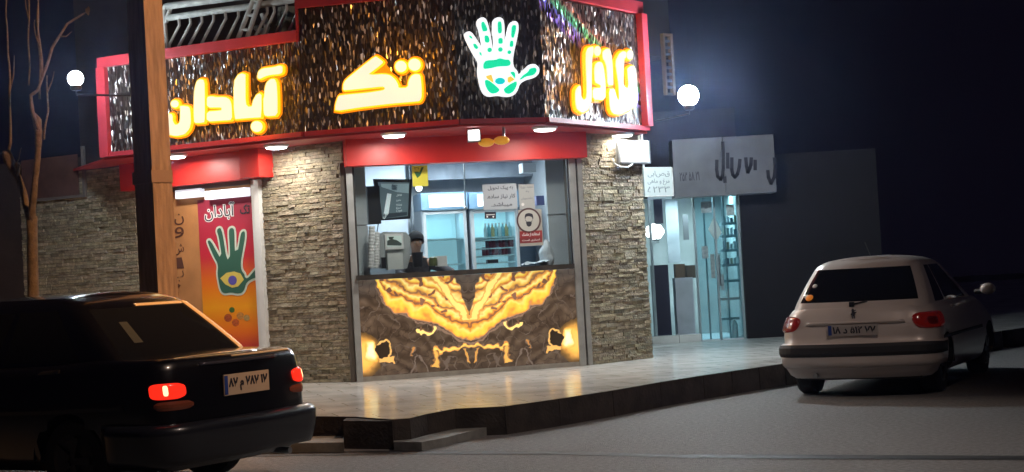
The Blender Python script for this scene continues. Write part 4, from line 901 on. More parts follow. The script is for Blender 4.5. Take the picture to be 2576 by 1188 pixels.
# ------------------------------------------------------------------ right neighbour: shop with a pale fascia
NS = Plane(aty(1600, 700, 25.0), aty(2100, 700, 25.0)); NY_ = 25.0
nb = thing('neighbour_shop', 'dim shop with teal-lit glass doors under a pale lettered fascia', 'shop', aty(1760, 880, NY_))
def nr(x0, y0, x1, y1, w=0): return rect(NS, x0, y0, x1, y1, w)
r = nr(1640, 492, 1868, 880); vb, vt = KZ, NS.hit(1750, 495)[1]
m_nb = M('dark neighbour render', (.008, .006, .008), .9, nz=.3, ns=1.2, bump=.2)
uR_ = NS.hit(1868, 700)[0]; uL_ = NS.hit(1610, 700)[0]-1.2
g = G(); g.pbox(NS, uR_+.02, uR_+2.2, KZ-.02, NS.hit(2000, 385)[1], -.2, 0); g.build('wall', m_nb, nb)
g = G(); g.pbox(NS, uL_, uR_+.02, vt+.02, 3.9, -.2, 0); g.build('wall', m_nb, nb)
g = G(); g.pbox(NS, uL_, uR_+.1, KZ, vt+.1, -2.4, -2.3); g.pbox(NS, uR_+.02, uR_+.1, KZ, vt+.1, -2.3, -.2); g.build('room_wall', M('teal room wall', (.44, .50, .50), .6, nz=.3, ns=1.5), nb)
g = G(); g.pbox(NS, uL_, uR_+.1, vt+.1, vt+.16, -2.4, -.2); g.build('room_ceiling', m_roomt, nb)
g = G(); g.pbox(NS, uL_, uR_, KZ, KZ+.02, -2.3, 0); g.build('room_floor', m_roomt, nb)
# fascia board projecting over the door
fu0, fu1 = NS.hit(1692, 400, .5)[0], NS.hit(1948, 400, .5)[0]; fv0 = NS.hit(1820, 491, .5)[1]; fv1 = NS.hit(1820, 345, .5)[1]
g = G(); g.pbox(NS, fu0, (fu0+fu1)/2-.004, fv0, fv1, .0, .5); g.pbox(NS, (fu0+fu1)/2+.004, fu1, fv0, fv1, .0, .5); fb = g.build('fascia', M('pale fascia sheet', (.13, .13, .14), .5, nz=.3, ns=2), nb)
CF = crop(1596.5, 319.3, .19832); mdk = M('fascia lettering', (.008, .008, .014), .6)
for s in ([(1038, 430), (1035, 540), (1050, 630), (1085, 668), (1110, 620), (1120, 520), (1118, 300), (1112, 200)], [(1175, 340), (1178, 520)], [(1228, 400), (1228, 540), (1240, 610), (1268, 640), (1300, 600), (1322, 510), (1330, 420)],
          [(1405, 400), (1415, 500), (1432, 580), (1455, 530), (1470, 480), (1475, 400)], [(1524, 430), (1524, 540)], [(1685, 560), (1692, 640), (1725, 720), (1765, 640), (1778, 500), (1768, 400)], [(1138, 640), (1142, 700)]):
    pts = [NS.hit(*CF(p), .5) for p in s]; g = G()
    for (a, b), (c_, d) in zip(pts, pts[1:]):
        L_ = max(1e-4, math.hypot(c_-a, d-b)); nx, ny = -(d-b)/L_*.026, (c_-a)/L_*.026; ex, ey = (c_-a)/L_*.014, (d-b)/L_*.014
        g.poly(NS, [(a+nx-ex, b+ny-ey), (c_+nx+ex, d+ny+ey), (c_-nx+ex, d-ny+ey), (a-nx-ex, b-ny-ey)], .501, .512)
    g.build('fascia_letter', mdk, fb)
text('fascia_number', '۲۵۲ ۵۸ ۲۱', NS, rect(NS, *CF((565, 580)), *CF((820, 680)), .5), mdk, fb, .502, rtl=False, bold=.02)
# door leaves and glass
m_nf = M('teal grey frame', (.30, .38, .40), .45, metal=.3)
for x0, x1 in ((1640, 1646), (1752, 1757), (1803, 1808), (1862, 1868)):
    g = G(); g.pbox(NS, NS.hit(x0, 700)[0], NS.hit(x1, 700)[0], KZ+.0, vt, -.08, .02); g.build('door_frame', m_nf, nb)
g = G(); g.pbox(NS, NS.hit(1640, 700)[0], NS.hit(1868, 700)[0], vt+.001, vt+.07, -.08, .04); g.build('door_head', m_nf, nb)
g = G(); g.pbox(NS, NS.hit(1758, 700)[0], NS.hit(1862, 700)[0], KZ+.0, vt-.01, -.03, -.02); g.build('door_glass', m_pane2, nb)
g = G(); g.pbox(NS, NS.hit(1630, 700)[0], NS.hit(1752, 700)[0], KZ+.001, KZ+.12, -.1, .16); g.build('doorstep', m_pave, nb)
q = [NS.hit(x, y, .01) for x, y in ((1796, 545), (1815, 585), (1801, 608), (1781, 577))]
G().poly(NS, q, -.018, -.012).build('diamond_sticker', M('diamond sticker', (.55, .70, .68), .6), nb)
t = thing('neighbour_lamp', 'flower-shaped white lamp glowing inside the neighbouring shop by the stone pillar', 'lamp', NS.P(*NS.hit(1645, 615, -.5), -.5))
g = G()
for a in range(7): 
    u, v = NS.hit(1646+13*math.cos(a*.9), 583+9*math.sin(a*.9), -.5); g.ball(NS.P(u, v, -.5), .075, 10)
g.build('petal_shade', E('petal lamp', (.95, .98, .95), 3.5), t, smooth=True)
g = G(); u, v = NS.hit(1647, 604, -.5); g.pbox(NS, u-.07, u+.07, v-.05, v+.01, -.55, -.45); g.build('lamp_base', m_nf, t)
def nbox(name, x0, y0, x1, y1, w0, w1, mat, label, cat, **k):
    r = nr(x0, y0, x1, y1, w1); g = G(); g.pbox(NS, r[0], r[1], r[2], r[3], w0, w1); return g.build(name, mat, None, label=label, cat=cat, **k)
nbox('cooler', 1641, 668, 1692, 876, -.9, -.4, M('navy cabinet', (.012, .014, .035), .35), 'tall navy cabinet inside the neighbouring shop beside the stone pillar', 'cabinet')
nbox('poster', 1643, 502, 1668, 562, -.9, -.86, M('navy poster', (.01, .012, .03)), 'dark board above the glowing lamp in the neighbouring shop', 'board')
nbox('cupboard', 1697, 700, 1752, 872, -.7, -.3, M('grey cupboard', (.42, .46, .50), .5, nz=.2, ns=3), 'grey white cupboard standing in the doorway of the neighbouring shop', 'cupboard')
nbox('carton', 1698, 665, 1724, 699, -.65, -.35, M('brown carton', (.12, .09, .06), .9), 'brown carton on the left of the grey cupboard top', 'box')
nbox('carton', 1726, 668, 1750, 699, -.65, -.35, M('brown carton two', (.10, .085, .065), .9), 'brown carton on the right of the grey cupboard top', 'box')
nbox('wall_frame', 1716, 540, 1733, 603, -1.3, -1.25, M('dark frame', (.05, .055, .06), .5), 'narrow dark framed board hanging in the middle of the neighbouring shop', 'frame')
nbox('wall_sheet', 1672, 505, 1712, 660, -1.6, -1.55, M('grey sheet', (.26, .30, .33), .6, nz=.3, ns=4), 'grey sheet panel behind the flower lamp in the neighbouring shop', 'panel')
t = thing('display_shelf', 'shelf of small goods behind the right glass of the neighbouring shop', 'shelf', NS.P(NS.hit(1838, 700, -.5)[0], KZ+.02, -.5))
for k, y in enumerate((560, 592, 628, 665, 705, 750, 800)):
    r = nr(1815, y, 1860, y+4, -.4); g = G(); g.pbox(NS, *r, -.7, -.4); g.build('board', m_nf, t)
gm = [M('goods %d' % i, c, .5) for i, c in enumerate(((.5, .6, .6), (.45, .42, .3), (.15, .2, .25), (.55, .62, .66)))]
for k, y in enumerate((560, 592, 628, 665)):
    for j in range(5):
        x = 1819+j*9; h = random.uniform(12, 22); r = nr(x, y-h, x+6.5, y-.5, -.42); g = G(); g.pbox(NS, *r, -.5, -.42); g.build('goods_box', gm[(k+j*3) % 4], None, label='small packet on the %s board of the shelf behind the right door glass' % ('topmost', 'second', 'third', 'fourth')[k], cat='packet', group='packets on the %s board of the display shelf' % ('topmost', 'second', 'third', 'fourth')[k])
g = G(); q = NS.P(*NS.hit(1849, 852, -.1), -.1); g.lathe(Vector((q.x, q.y, KZ+.02)), [(.05, 0), (.055, .02), (.05, .22), (.02, .27), (.02, .29)], n=14); g.build('jug', m_white, None, label='white jug on the floor at the right foot of the neighbouring shop glass', cat='jug', smooth=True)
l = bpy.data.lights.new('room_glow', 'AREA'); l.shape = 'RECTANGLE'; l.size = 1.4; l.size_y = .3; l.energy = 80; l.color = (.68, .94, 1)
t = thing('tube_light', 'tube lamp on the ceiling of the neighbouring shop', 'light', NS.P(NS.hit(1770, 600, -1)[0], vt+.09, -1.0))
g = G(); g.pbox(NS, NS.hit(1720, 600, -1)[0], NS.hit(1820, 600, -1)[0], vt+.06, vt+.095, -1.03, -.97); g.build('tube', E('teal tube', (.6, .95, 1), 5), t)
o = link(bpy.data.objects.new('room_glow', l)); o.parent = t; o.location = (0, 0, -.05)
for i, (x0, y0, x1, y1, c) in enumerate(((1762, 508, 1790, 535, (.40, .50, .50)), (1764, 620, 1782, 650, (.34, .42, .44)), (1826, 515, 1848, 542, (.50, .62, .62)), (1812, 690, 1822, 730, (.25, .32, .34)), (1786, 640, 1800, 700, (.30, .36, .36)))):
    r = nr(x0, y0, x1, y1, 0); g = G(); g.pbox(NS, *r, -.018, -.014); g.build('glass_poster', M('glass poster %d' % i, c, .7, nz=.4, ns=18), nb)
for x in (1780, 1830):
    g = G(); g.pbox(NS, NS.hit(x, 700)[0]-.012, NS.hit(x, 700)[0]+.012, KZ+.02, vt-.01, -.075, -.032); g.build('glass_mullion', m_nf, nb)
g = G(); a_, b_ = NS.P(*NS.hit(1807, 640), .05), NS.P(*NS.hit(1810, 720), .05); g.tube([a_, b_], .014); g.build('door_handle', m_steel, nb)
# small lit box sign and the white box on the stone pillar
bs = aty(1653, 455, 22.5)
t = thing('box_sign', 'small white box sign with faint handwriting hung beside the corner pillar', 'sign', bs)
BP = Plane(aty(1617, 455, 22.2), aty(1694, 455, 22.5)); r = rect(BP, 1618, 421, 1692, 491)
g = G(); g.pbox(BP, *r, -.12, 0); g.build('sign_box', M('box sign', (.36, .40, .39), .6, em=(.75, .85, .8), es=.16), t)
g = G(); g.pbox(BP, r[0]-.012, r[1]+.012, r[2]-.014, r[2]-.001, -.13, .01); g.pbox(BP, r[1]+.001, r[1]+.013, r[2], r[3], -.13, .01); g.build('sign_rim', m_rail, t)
for s, y0, y1 in (('قصابی', 430, 446), ('مرغ و ماهی', 450, 466), ('۳۳۲۵', 470, 484)):
    text('writing', s, BP, rect(BP, 1628, y0, 1684, y1), M('faint ink', (.14, .17, .17)), t, .001, .002)
g = G(); g.tube([BP.P(r[0]+.05, r[3], -.06), BP.P(r[0]+.05, SZ+.1, -.06)], .015); g.build('hanger', m_rail, t)
WB = Plane(RIGHT.P(.25, 0, .12), RIGHT.P(1.4, 0, .12)); r = rect(WB, 1560, 352, 1634, 408)
t = thing('meter_box', 'white sheet metal box under the sign at the corner pillar', 'box', WB.P(r[0], r[2], 0))
g = G(); g.pbox(WB, *r, -.30, 0); g.build('box_case', m_white, t); g = G(); g.pbox(WB, r[0]-.012, r[1]+.012, r[2]-.02, r[2]-.001, -.3, .01); g.pbox(WB, r[1]+.001, r[1]+.014, r[2], r[3], -.3, .01); g.build('box_rim', m_steel, t)
g = G(); g.pbox(WB, r[0]-.035, r[0]-.013, r[2]-.06, SZ-.035, -.05, -.02); g.build('conduit', m_steel, t)
g = G(); pts = [WB.P(*WB.hit(x, y), .0) for x, y in ((1541, 400), (1545, 412), (1560, 420), (1580, 421), (1595, 408))]; g.tube(pts, .01); g.build('cable', m_white, t, smooth=True)
# ------------------------------------------------------------------ globe lamps
def globe(x, y, Y, rpx, power, col, lab, arm, es):
    p = aty(x, y, Y); r = rpx/F*Y
    t = thing('globe_lamp', lab, 'street lamp', p, None)
    G().ball(p, r, 24).build('globe', E('globe glass', (.9, .96, 1), es), t, smooth=True)
    G().lathe(p+Vector((0, 0, -r-.05)), [(.05, 0), (.07, .02), (.07, .06)], n=14).build('collar', m_black, t)
    if arm is None:
        G().lathe((p.x, p.y, 0), [(.09, 0), (.07, .3), (.045, .5), (.035, p.z-r-.05)], n=12).build('lamp_post', m_black, t)
    else:
        G().tube([p+Vector((0, 0, -r-.03)), p+Vector((0, 0, -r-.10)), p+arm+Vector((0, 0, -r-.14))], .013).build('arm', m_black, t)
    l = bpy.data.lights.new('globe_glow', 'POINT'); l.energy = power; l.color = col; l.shadow_soft_size = r*1.03
    o = link(bpy.data.objects.new('globe_glow', l)); o.parent = t; o.location = (0, 0, 0)
    return t
GL = globe(1731, 241, 20.8, 27, 7000, (.80, .93, 1), 'brightly glowing globe lamp right of the sign on a wall arm', Vector((-.42, .35, 0)), 14)
GR = globe(190, 198, 19.4, 20, 1700, (.80, .93, 1), 'glowing globe lamp at the far left behind the bare tree', Vector((.9, .3, 0)), 14)
for t in (GL, GR):
    for c in t.children:
        if c.name.startswith('globe') and c.type == 'MESH': c.visible_shadow = True
# wall grille above the globe lamp
GP = Plane(aty(1662, 150, 24.0), aty(1700, 150, 24.2)); r = rect(GP, 1665, 84, 1698, 240)
t = thing('slatted_window', 'narrow pale window with slats high beside the globe lamp', 'window', GP.P(r[0], r[2], 0))
g = G(); g.pbox(GP, r[0], r[0]+.03, r[2], r[3], -.05, .02); g.pbox(GP, r[1]-.05, r[1], r[2], r[3], -.05, .02); g.pbox(GP, r[0]+.031, r[1]-.051, r[3]-.04, r[3], -.05, .02); g.build('window_frame', M('tan frame', (.13, .08, .05), .7), t)
g = G()
for k in range(9): v = r[2]+(r[3]-r[2])*k/9.3; g.pbox(GP, r[0]+.031, r[1]-.051, v, v+.035, -.04, .0)
g.build('slats', M('slat grey', (.05, .055, .07), .7), t)
g = prism([GP.P(-.8, 0, -.06), GP.P(r[1]+.02, 0, -.06), GP.P(r[1]+.1, 0, -1.3), GP.P(-.8, 0, -1.3)], 4.65, 9, G()); g.build('back_building', M('dark rear building', (.015, .015, .02), .9), None, label='dark narrow building side rising behind the right end of the sign', cat='building')
# ------------------------------------------------------------------ sodium street lamp across the road (behind the camera, right)
t = thing('street_lamp', 'tall street lamp with an orange sodium head on the near side of the road', 'street lamp', (5.2, 8.3, 0))
G().lathe((5.2, 8.3, 0), [(.12, 0), (.09, .5), (.055, 8.2)], n=14).build('lamp_post', m_rail, t)
G().tube([(5.2, 8.3, 8.2), (5.1, 8.4, 8.6), (4.6, 8.7, 8.8)], .04).build('arm', m_rail, t, smooth=True)
G().box((4.3, 8.9, 8.82), (.75, .3, .14), rz=-.4).build('lamp_head', m_rail, t); G().box((4.3, 8.9, 8.73), (.6, .22, .03), rz=-.4).build('lamp_lens', E('sodium lens', (1, .5, .15), 20), t)
l = bpy.data.lights.new('wide_fill', 'SPOT'); l.energy = 1700; l.color = (1, .78, .66); l.shadow_soft_size = .2; l.spot_size = math.radians(96); l.spot_blend = .7  # wide pale fill added in the lamp head to light the hatchback
o = link(bpy.data.objects.new('wide_fill', l)); o.parent = t; o.location = (-.9, .6, 8.68); o.rotation_euler = Vector((-7.6, 4.6, -7.4)).to_track_quat('-Z', 'Y').to_euler()

l2 = bpy.data.lights.new('sodium_beam', 'SPOT'); l2.energy = 7500; l2.color = (1, .41, .09); l2.shadow_soft_size = .15; l2.spot_size = math.radians(42); l2.spot_blend = .8
o = link(bpy.data.objects.new('sodium_beam', l2)); o.parent = t; o.location = (-.9, .6, 8.66); o.rotation_euler = Vector((-8.5, 5.2, -5.8)).to_track_quat('-Z', 'Y').to_euler()
# ------------------------------------------------------------------ haze volume added for lamp halos in place of lens bloom
def added_haze_box():
    g = G(); g.box((0, 15, 5.75), (60, 44, 14.5)); mt = bpy.data.materials.new('added halo haze'); mt.use_nodes = True; N = mt.node_tree.nodes
    N.remove(N['Principled BSDF']); v = N.new('ShaderNodeVolumePrincipled'); v.inputs['Color'].default_value = (.45, .56, 1, 1)
    v.inputs['Density'].default_value = .0014; v.inputs['Anisotropy'].default_value = .93
    mt.node_tree.links.new(v.outputs[0], N['Material Output'].inputs['Volume']); g.build('added_haze', mt, kind='stuff')
added_haze_box()

# ------------------------------------------------------------------ cars
NXs, NC, NS_, = 8, 7, 40
def perim(yr, yf, wd, rr, rf, bow_r, bow_f):
    """right half of the plan outline from rear centre to front centre"""
    hw = wd/2; pts = []
    for i in range(NXs): x = (hw-rr)*i/NXs; pts.append((x, yr+bow_r*(x/hw)**2))
    by = bow_r*((hw-rr)/hw)**2
    for i in range(NC): a = math.pi/2*i/NC; pts.append((hw-rr+rr*math.sin(a), yr+by+(rr)*(1-math.cos(a))))
    bf = bow_f*((hw-rf)/hw)**2; y0 = yr+by+rr; y1 = yf-bf-rf
    for i in range(NS_): pts.append((hw, y0+(y1-y0)*i/NS_))
    for i in range(NC): a = math.pi/2*i/NC; pts.append((hw-rf+rf*math.cos(a), y1+rf*math.sin(a)))
    for i in range(NXs+1): x = (hw-rf)*(1-i/NXs); pts.append((x, yf-bow_f*(x/hw)**2))
    return pts
HN = 2*NXs+2*NC+NS_           # index of the front centre
def lerp(a, b, t): return a+(b-a)*t
def prof(tbl, x):
    for (a, b), (c, d) in zip(tbl, tbl[1:]):
        if x <= c: t = (x-a)/(c-a); t = max(0, t); return b+(d-b)*t
    return tbl[-1][1]
class Shell:
    def __init__(s, levels, zf): 
        s.rows = [[Vector((x, y, zf(y, L['f'], L))) for x, y in perim(L['yr'], L['yf'], L['w'], L['rr'], L['rf'], L.get('br', .06), L.get('bf', .12))] for L in levels]
        s.n = len(levels)
    def at(s, k, i):          # k in -HN..HN (negative = left side), i row, floats
        sg_ = -1 if k < 0 else 1; k = min(abs(k), HN-1e-6); i = max(0, min(s.n-1-1e-6, i)); a, b = int(k), int(i); fk, fi = k-a, i-b
        p = lerp(lerp(s.rows[b][a], s.rows[b][a+1], fk), lerp(s.rows[b+1][a], s.rows[b+1][a+1], fk), fi)
        return Vector((p.x*sg_, p.y, p.z))
    def nrm(s, k, i):
        e = .3; n = (s.at(k+e, i)-s.at(k-e, i)).cross(s.at(k, i+e)-s.at(k, i-e)); return n.normalized() if n.length > 1e-9 else Vector((0, 0, 1))
    def patch(s, k0, k1, i0, i1, o0, o1, nk=16, ni=6, shape='rect', wob=None, topin=0):
        """a plate following the shell between two offsets"""
        g = G(); vs0 = []; vs1 = []
        for b in range(ni+1):
            for a in range(nk+1):
                u, v = a/nk*2-1, b/ni*2-1
                if shape == 'oval': u, v = u*math.sqrt(1-v*v/2), v*math.sqrt(1-u*u/2) if False else v*math.sqrt(max(0, 1-(a/nk*2-1)**2/2))
                if shape == 'round': 
                    p4 = 4; r = (abs(u)**p4+abs(v)**p4)**(1/p4); m_ = max(abs(u), abs(v)); 
                    if r > 0: u, v = u*m_/r, v*m_/r
                k = (k0+k1)/2+(k1-k0)/2*u; i = (i0+i1)/2+(i1-i0)/2*v
                if topin: k = (k0+k1)/2+(k-(k0+k1)/2)*(1-topin*(v+1)/2)
                p = s.at(k, i); n = s.nrm(k, i)
                rim = max(abs(a/nk*2-1), abs(b/ni*2-1)); oo = o1 if rim < .999 else lerp(o0, o1, .45)
                vs0.append(p+n*o0); vs1.append(p+n*oo)
        W_ = nk+1; N_ = len(vs0); fs = []
        for b in range(ni):
            for a in range(nk): q = (b*W_+a, b*W_+a+1, (b+1)*W_+a+1, (b+1)*W_+a); fs += [tuple(N_+x for x in q), q[::-1]]
        ring = [a for a in range(W_)]+[b*W_+nk for b in range(1, ni+1)]+[ni*W_+a for a in range(nk-1, -1, -1)]+[b*W_ for b in range(ni-1, 0, -1)]
        fs += [(ring[i], ring[(i+1) % len(ring)], N_+ring[(i+1) % len(ring)], N_+ring[i]) for i in range(len(ring))]
        g.add(vs0+vs1, fs); return g
    def skin_(s, wheels=(), Rw=.34, glass=None, cap=True, capz=0):
        """returns dict of G: body and glass groups"""
        K = 2*HN; out = {'body': G()}
        vs = []
        for row in s.rows:
            full = [Vector(p) for p in row] + [Vector((-p.x, p.y, p.z)) for p in row[HN-1:0:-1]]
            vs += full
        for p in vs:
            for yw, zw in wheels:
                d = math.hypot(p.y-yw, p.z-zw)
                if abs(p.x) > .5 and abs(d-Rw) < .045 and d > .01: p.y = yw+(p.y-yw)*Rw/d; p.z = zw+(p.z-zw)*Rw/d
        for i in range(s.n-1):
            for k in range(K):
                q = (i*K+k, i*K+(k+1) % K, (i+1)*K+(k+1) % K, (i+1)*K+k); c = sum((vs[j] for j in q), Vector())/4
                if any(abs(c.x) > .5 and math.hypot(c.y-yw, c.z-zw) < Rw-.005 for yw, zw in wheels): continue
                kk = k if k < HN else -(K-1-k)-0; side = 1 if k < HN else -1; ka = k if k < HN else K-1-k
                nm = glass(ka, i, side) if glass else None
                nm = nm or 'body'
                out.setdefault(nm, G()); out[nm].f.append(q)
        for nm, g in out.items():
            used = sorted({j for f in g.f for j in f}); mp = {j: n for n, j in enumerate(used)}
            g.v = [vs[j] for j in used]; g.c = [(1, 1, 1)]*len(used); g.uv = [(0, 0)]*len(used); g.f = [tuple(mp[j] for j in f) for f in g.f]
        if cap:
            row = s.rows[-1]; g = out['body']
            # roof/deck: strips across
            vsr = []; NR = 8
            for p in row:
                for a in range(-NR, NR+1): t = a/NR; vsr.append(Vector((p.x*t, p.y, p.z+capz*(1-t*t)*min(1, p.x/.5))))
            W_ = 2*NR+1; g.add(vsr, [(i*W_+a, i*W_+a+1, (i+1)*W_+a+1, (i+1)*W_+a) for i in range(len(row)-1) for a in range(2*NR)])
        return out
def wheel(root, x, y, R, w, name='wheel', s=1):
    c = Vector((x, y, R)); t = G().lathe(c-Vector((w/2, 0, 0)), [(R*.62, 0), (R*.93, 0), (R, w*.15), (R, w*.85), (R*.93, w), (R*.62, w)], axis=(1, 0, 0), n=32).build(name, m_tyre, root, smooth=False)
    xo = x+s*(w/2+.004); G().lathe((xo-s*.03, y, R), [(R*.64, 0), (R*.64, .028), (R*.5, .034), (R*.12, .02), (R*.1, .04)] , axis=(s, 0, 0), n=28).build('rim', m_rim, t)
    g = G()
    for k in range(5):
        a = 2*math.pi*k/5+.3; M_ = Matrix.Rotation(a, 3, 'X'); g.box(Vector((xo+s*.012, y, R))+M_ @ Vector((0, 0, R*.34)), (.02, .05, R*.5), M=M_)
    g.build('spokes', m_rim, t)
def finish(root, parts, paint, smooth=True):
    res = {}
    for nm, g in parts.items():
        if not g.f: continue
        lab = nm.split('#')[0]
        res[nm] = g.build('body' if nm == 'body' else lab, paint if nm == 'body' else m_glass_d, root, smooth=smooth)
    return res
def plate(root, c, wid, hgt, s, mat_bg, tilt=0, ydir=-1, lab='number_plate'):
    g = G(); g.box(c, (wid, .012, hgt)); p = g.build(lab, mat_bg, root)
    PL = Plane((c[0]-wid/2, c[1]), (c[0]+wid/2, c[1])); ORG_ = None
    text('plate_number', s, PL, (.06*wid+.02, wid*.96, c[2]-hgt*.33, c[2]+hgt*.33), m_ink, p, .007, .003, rtl=False, bold=.035)
    G().box((c[0]-wid/2+.022, c[1]-.008, c[2]), (.035, .004, hgt*.9)).build('blue_band', M('plate blue', (.02, .06, .3)), p)
# --- silver hatchback -------------------------------------------------------
def hatchback():
    p = (onz(2012, 993, 0)); rz = -math.radians(26.5)
    root = thing('hatchback', 'silver three-box-less hatchback parked at the kerb with its back to the camera', 'car', (0, 0, 0), local=True, rz=rz)
    root['label'] = 'silver hatchback parked by the kerb on the right, seen from behind'
    # car frame: origin on the ground under the middle of the rear bumper
    R = Matrix.Rotation(rz, 3, 'Z'); off = R @ Vector((-.75, .55, 0)); root.location = (p.x-off.x, p.y-off.y, 0)
    L = 3.83; W = 1.65
    zt = [(0, .925), (.6, .93), (2.4, .93), (2.75, .93), (3.4, .80), (3.7, .68), (3.9, .6)]
    zb = lambda y: .20
    def zf(y, f, Lv): return .20+(prof(zt, y)-.20)*f
    lv = [dict(f=0, yr=.10, yf=L-.12, w=W-.22, rr=.16, rf=.3), dict(f=.05, yr=.05, yf=L-.06, w=W-.12, rr=.2, rf=.35), dict(f=.14, yr=.02, yf=L-.02, w=W-.05, rr=.22, rf=.4), dict(f=.24, yr=.0, yf=L, w=W-.02, rr=.24, rf=.42),
          dict(f=.36, yr=-.01, yf=L, w=W, rr=.25, rf=.42), dict(f=.46, yr=.0, yf=L, w=W, rr=.25, rf=.42), dict(f=.52, yr=.045, yf=L-.02, w=W-.01, rr=.25, rf=.42), dict(f=.60, yr=.055, yf=L-.04, w=W-.005, rr=.25, rf=.42), dict(f=.70, yr=.065, yf=L-.07, w=W-.01, rr=.25, rf=.42),
          dict(f=.80, yr=.085, yf=L-.12, w=W-.05, rr=.27, rf=.45), dict(f=.90, yr=.115, yf=L-.2, w=W-.11, rr=.25, rf=.5), dict(f=.96, yr=.14, yf=L-.28, w=W-.16, rr=.27, rf=.5), dict(f=1.0, yr=.17, yf=L-.4, w=W-.23, rr=.25, rf=.5)]
    for l_ in lv: l_['br'] = .14; l_['bf'] = .25
    sh = Shell(lv, zf)
    whl = [(.68, .29), (3.12, .29)]
    parts = sh.skin_(whl, .33)
    fin = finish(root, parts, m_hsil)
    # greenhouse
    gz = [.91, .94, .985, 1.06, 1.14, 1.22, 1.29, 1.325, 1.36, 1.39, 1.41]
    gl = []
    for z in gz:
        t = max(0, (z-.91)/.50); yr = .165+.46*t**1.1; yf = 2.92-1.12*t**.9; w_ = 1.43-.37*t**1.25
        if z > 1.34: k = (z-1.34)/.07; yr += .05*k*k; yf -= .10*k; w_ -= .17*k*k
        gl.append(dict(f=z, yr=yr, yf=yf, w=w_, rr=.20, rf=.22, br=.13, bf=.16))
    cab = Shell(gl, lambda y, f, Lv: f)
    def gf(k, i, side):
        if not 1 <= i < 7: return None
        if k <= 10 and i >= 2: return 'rear_window'
        s0 = NXs+NC
        if s0+5 <= k < s0+14 : return 'side_window#%da' % side
        if s0+15 <= k < s0+36: return 'side_window#%db' % side
        if k >= HN-NXs-4: return 'windscreen'
    parts = cab.skin_((), 0, gf, capz=.045)
    parts['cab'] = parts.pop('body'); 
    g = parts.pop('cab'); g.build('roof', m_hsil, root, smooth=True)
    finish(root, parts, m_hsil)
    rb = sh.patch(-19, 19, 2.2, 5.6, .0, .03, 40, 8).build('rear_bumper', m_hsil, root, smooth=True)
    sh.patch(-17.5, 17.5, 3.7, 5.15, .025, .045, 40, 4).build('rub_strip', m_rub, rb)
    sh.patch(-12.5, 12.5, 5.75, 5.95, -.01, .004, 30, 1).build('tailgate_seam', m_black, root)
    for s in (-1, 1):
        sh.patch(*sorted((s*12.3, s*12.6)), 6.0, 11.6, -.01, .003, 1, 12).build('tailgate_seam', m_black, root)
    mred = M('tail lamp red', (.30, .012, .010), .12, em=(.5, .02, .01), es=.05, nz=.3, ns=22, coat=.5); mrd2 = M('tail lamp deep', (.16, .008, .008), .15)
    for s in (-1, 1):
        q = sh.patch(*sorted((s*8.9, s*17.5)), 7.7, 9.9, .002, .022, 16, 8, shape='round').build('tail_lamp', mred, root, smooth=True)
        sh.patch(*sorted((s*11.2, s*13.6)), 8.1, 9.2, .018, .026, 6, 4, shape='round').build('reversing_lamp', mrd2, q)
    # handle bar, plate recess, emblem, wiper
    sh.patch(-7.6, 7.6, 8.62, 9.0, .002, .035, 20, 3).build('handle_bar', m_hsil, root, smooth=True)
    yp = sh.at(0, 7.6).y-.035
    plate(root, (0, yp+.01, .70), .52, .11, '۱۸ د ۵۱۲ ۷۷', M('dull plate', (.45, .42, .40), .6))
    g = G(); c = sh.at(0, 10.2)+Vector((0, -.02, 0)); PLE = Plane((c.x-.05, c.y), (c.x+.05, c.y))
    q = [(.05+x*.0012, c.z+z*.0012) for x, z in ((-14, -40), (-4, -40), (-4, -18), (4, -22), (6, -40), (16, -40), (12, -12), (16, 2), (30, 10), (28, 18), (12, 14), (10, 20), (26, 28), (24, 36), (8, 30), (6, 42), (-8, 44), (-14, 32), (-10, 10), (-24, -6), (-20, -12), (-10, -8))]
    g.poly(PLE, q, 0, .01); g.build('emblem', m_chrome, root)
    g = G(); a = cab.at(-.5, 1.4)+Vector((0, -.02, 0)); b = cab.at(2.0, 2.0)+Vector((0, -.02, 0)); g.tube([a, b], .009); g.box(a, (.05, .04, .05)); g.build('rear_wiper', m_black, root)
    q = cab.at(-9.2, 3.0); n_ = cab.nrm(-9.2, 3.0)
    for dk, di, r_, mt, nm in ((-8.9, 2.7, .043, M('orange ball', (.75, .22, .02), .4, em=(1, .3, .02), es=.25), 'sticker_or_glint'), (-9.0, 4.2, .028, m_white, 'sticker_or_glint'), (-9.9, 2.9, .026, m_white, 'sticker_or_glint')):  # white discs paint reflections in the glass; orange sticker has a slight glow
        p_ = cab.at(dk, di); n_ = cab.nrm(dk, di); G().lathe(p_+n_*.004, [(r_, 0), (r_*.9, .006), (r_*.4, .01)], axis=n_, n=16).build(nm, mt, root, smooth=True)
    for x in (-.66, .66):
        for y in (.68, 3.12): wheel(root, x, y, .29, .19, s=1 if x > 0 else -1)
    for x in (-1, 1):
        for y in (.68, 3.12):
            n_ = 14; g = G(); g.add([Vector((x*xx, y+math.cos(math.pi*k/n_)*.345, .29+math.sin(math.pi*k/n_)*.345)) for xx in (.50, .815) for k in range(n_+1)], [(k, k+1, n_+2+k, n_+1+k) for k in range(n_)]); g.build('wheel_arch', m_rub, root)
    G().box((0, 1.9, .21), (1.28, 3.4, .06)).build('floor_pan', m_rub, root)
    G().tube([(-.42, .5, .24), (-.42, .02, .235)], .025, 10).build('exhaust_pipe', m_steel, root)
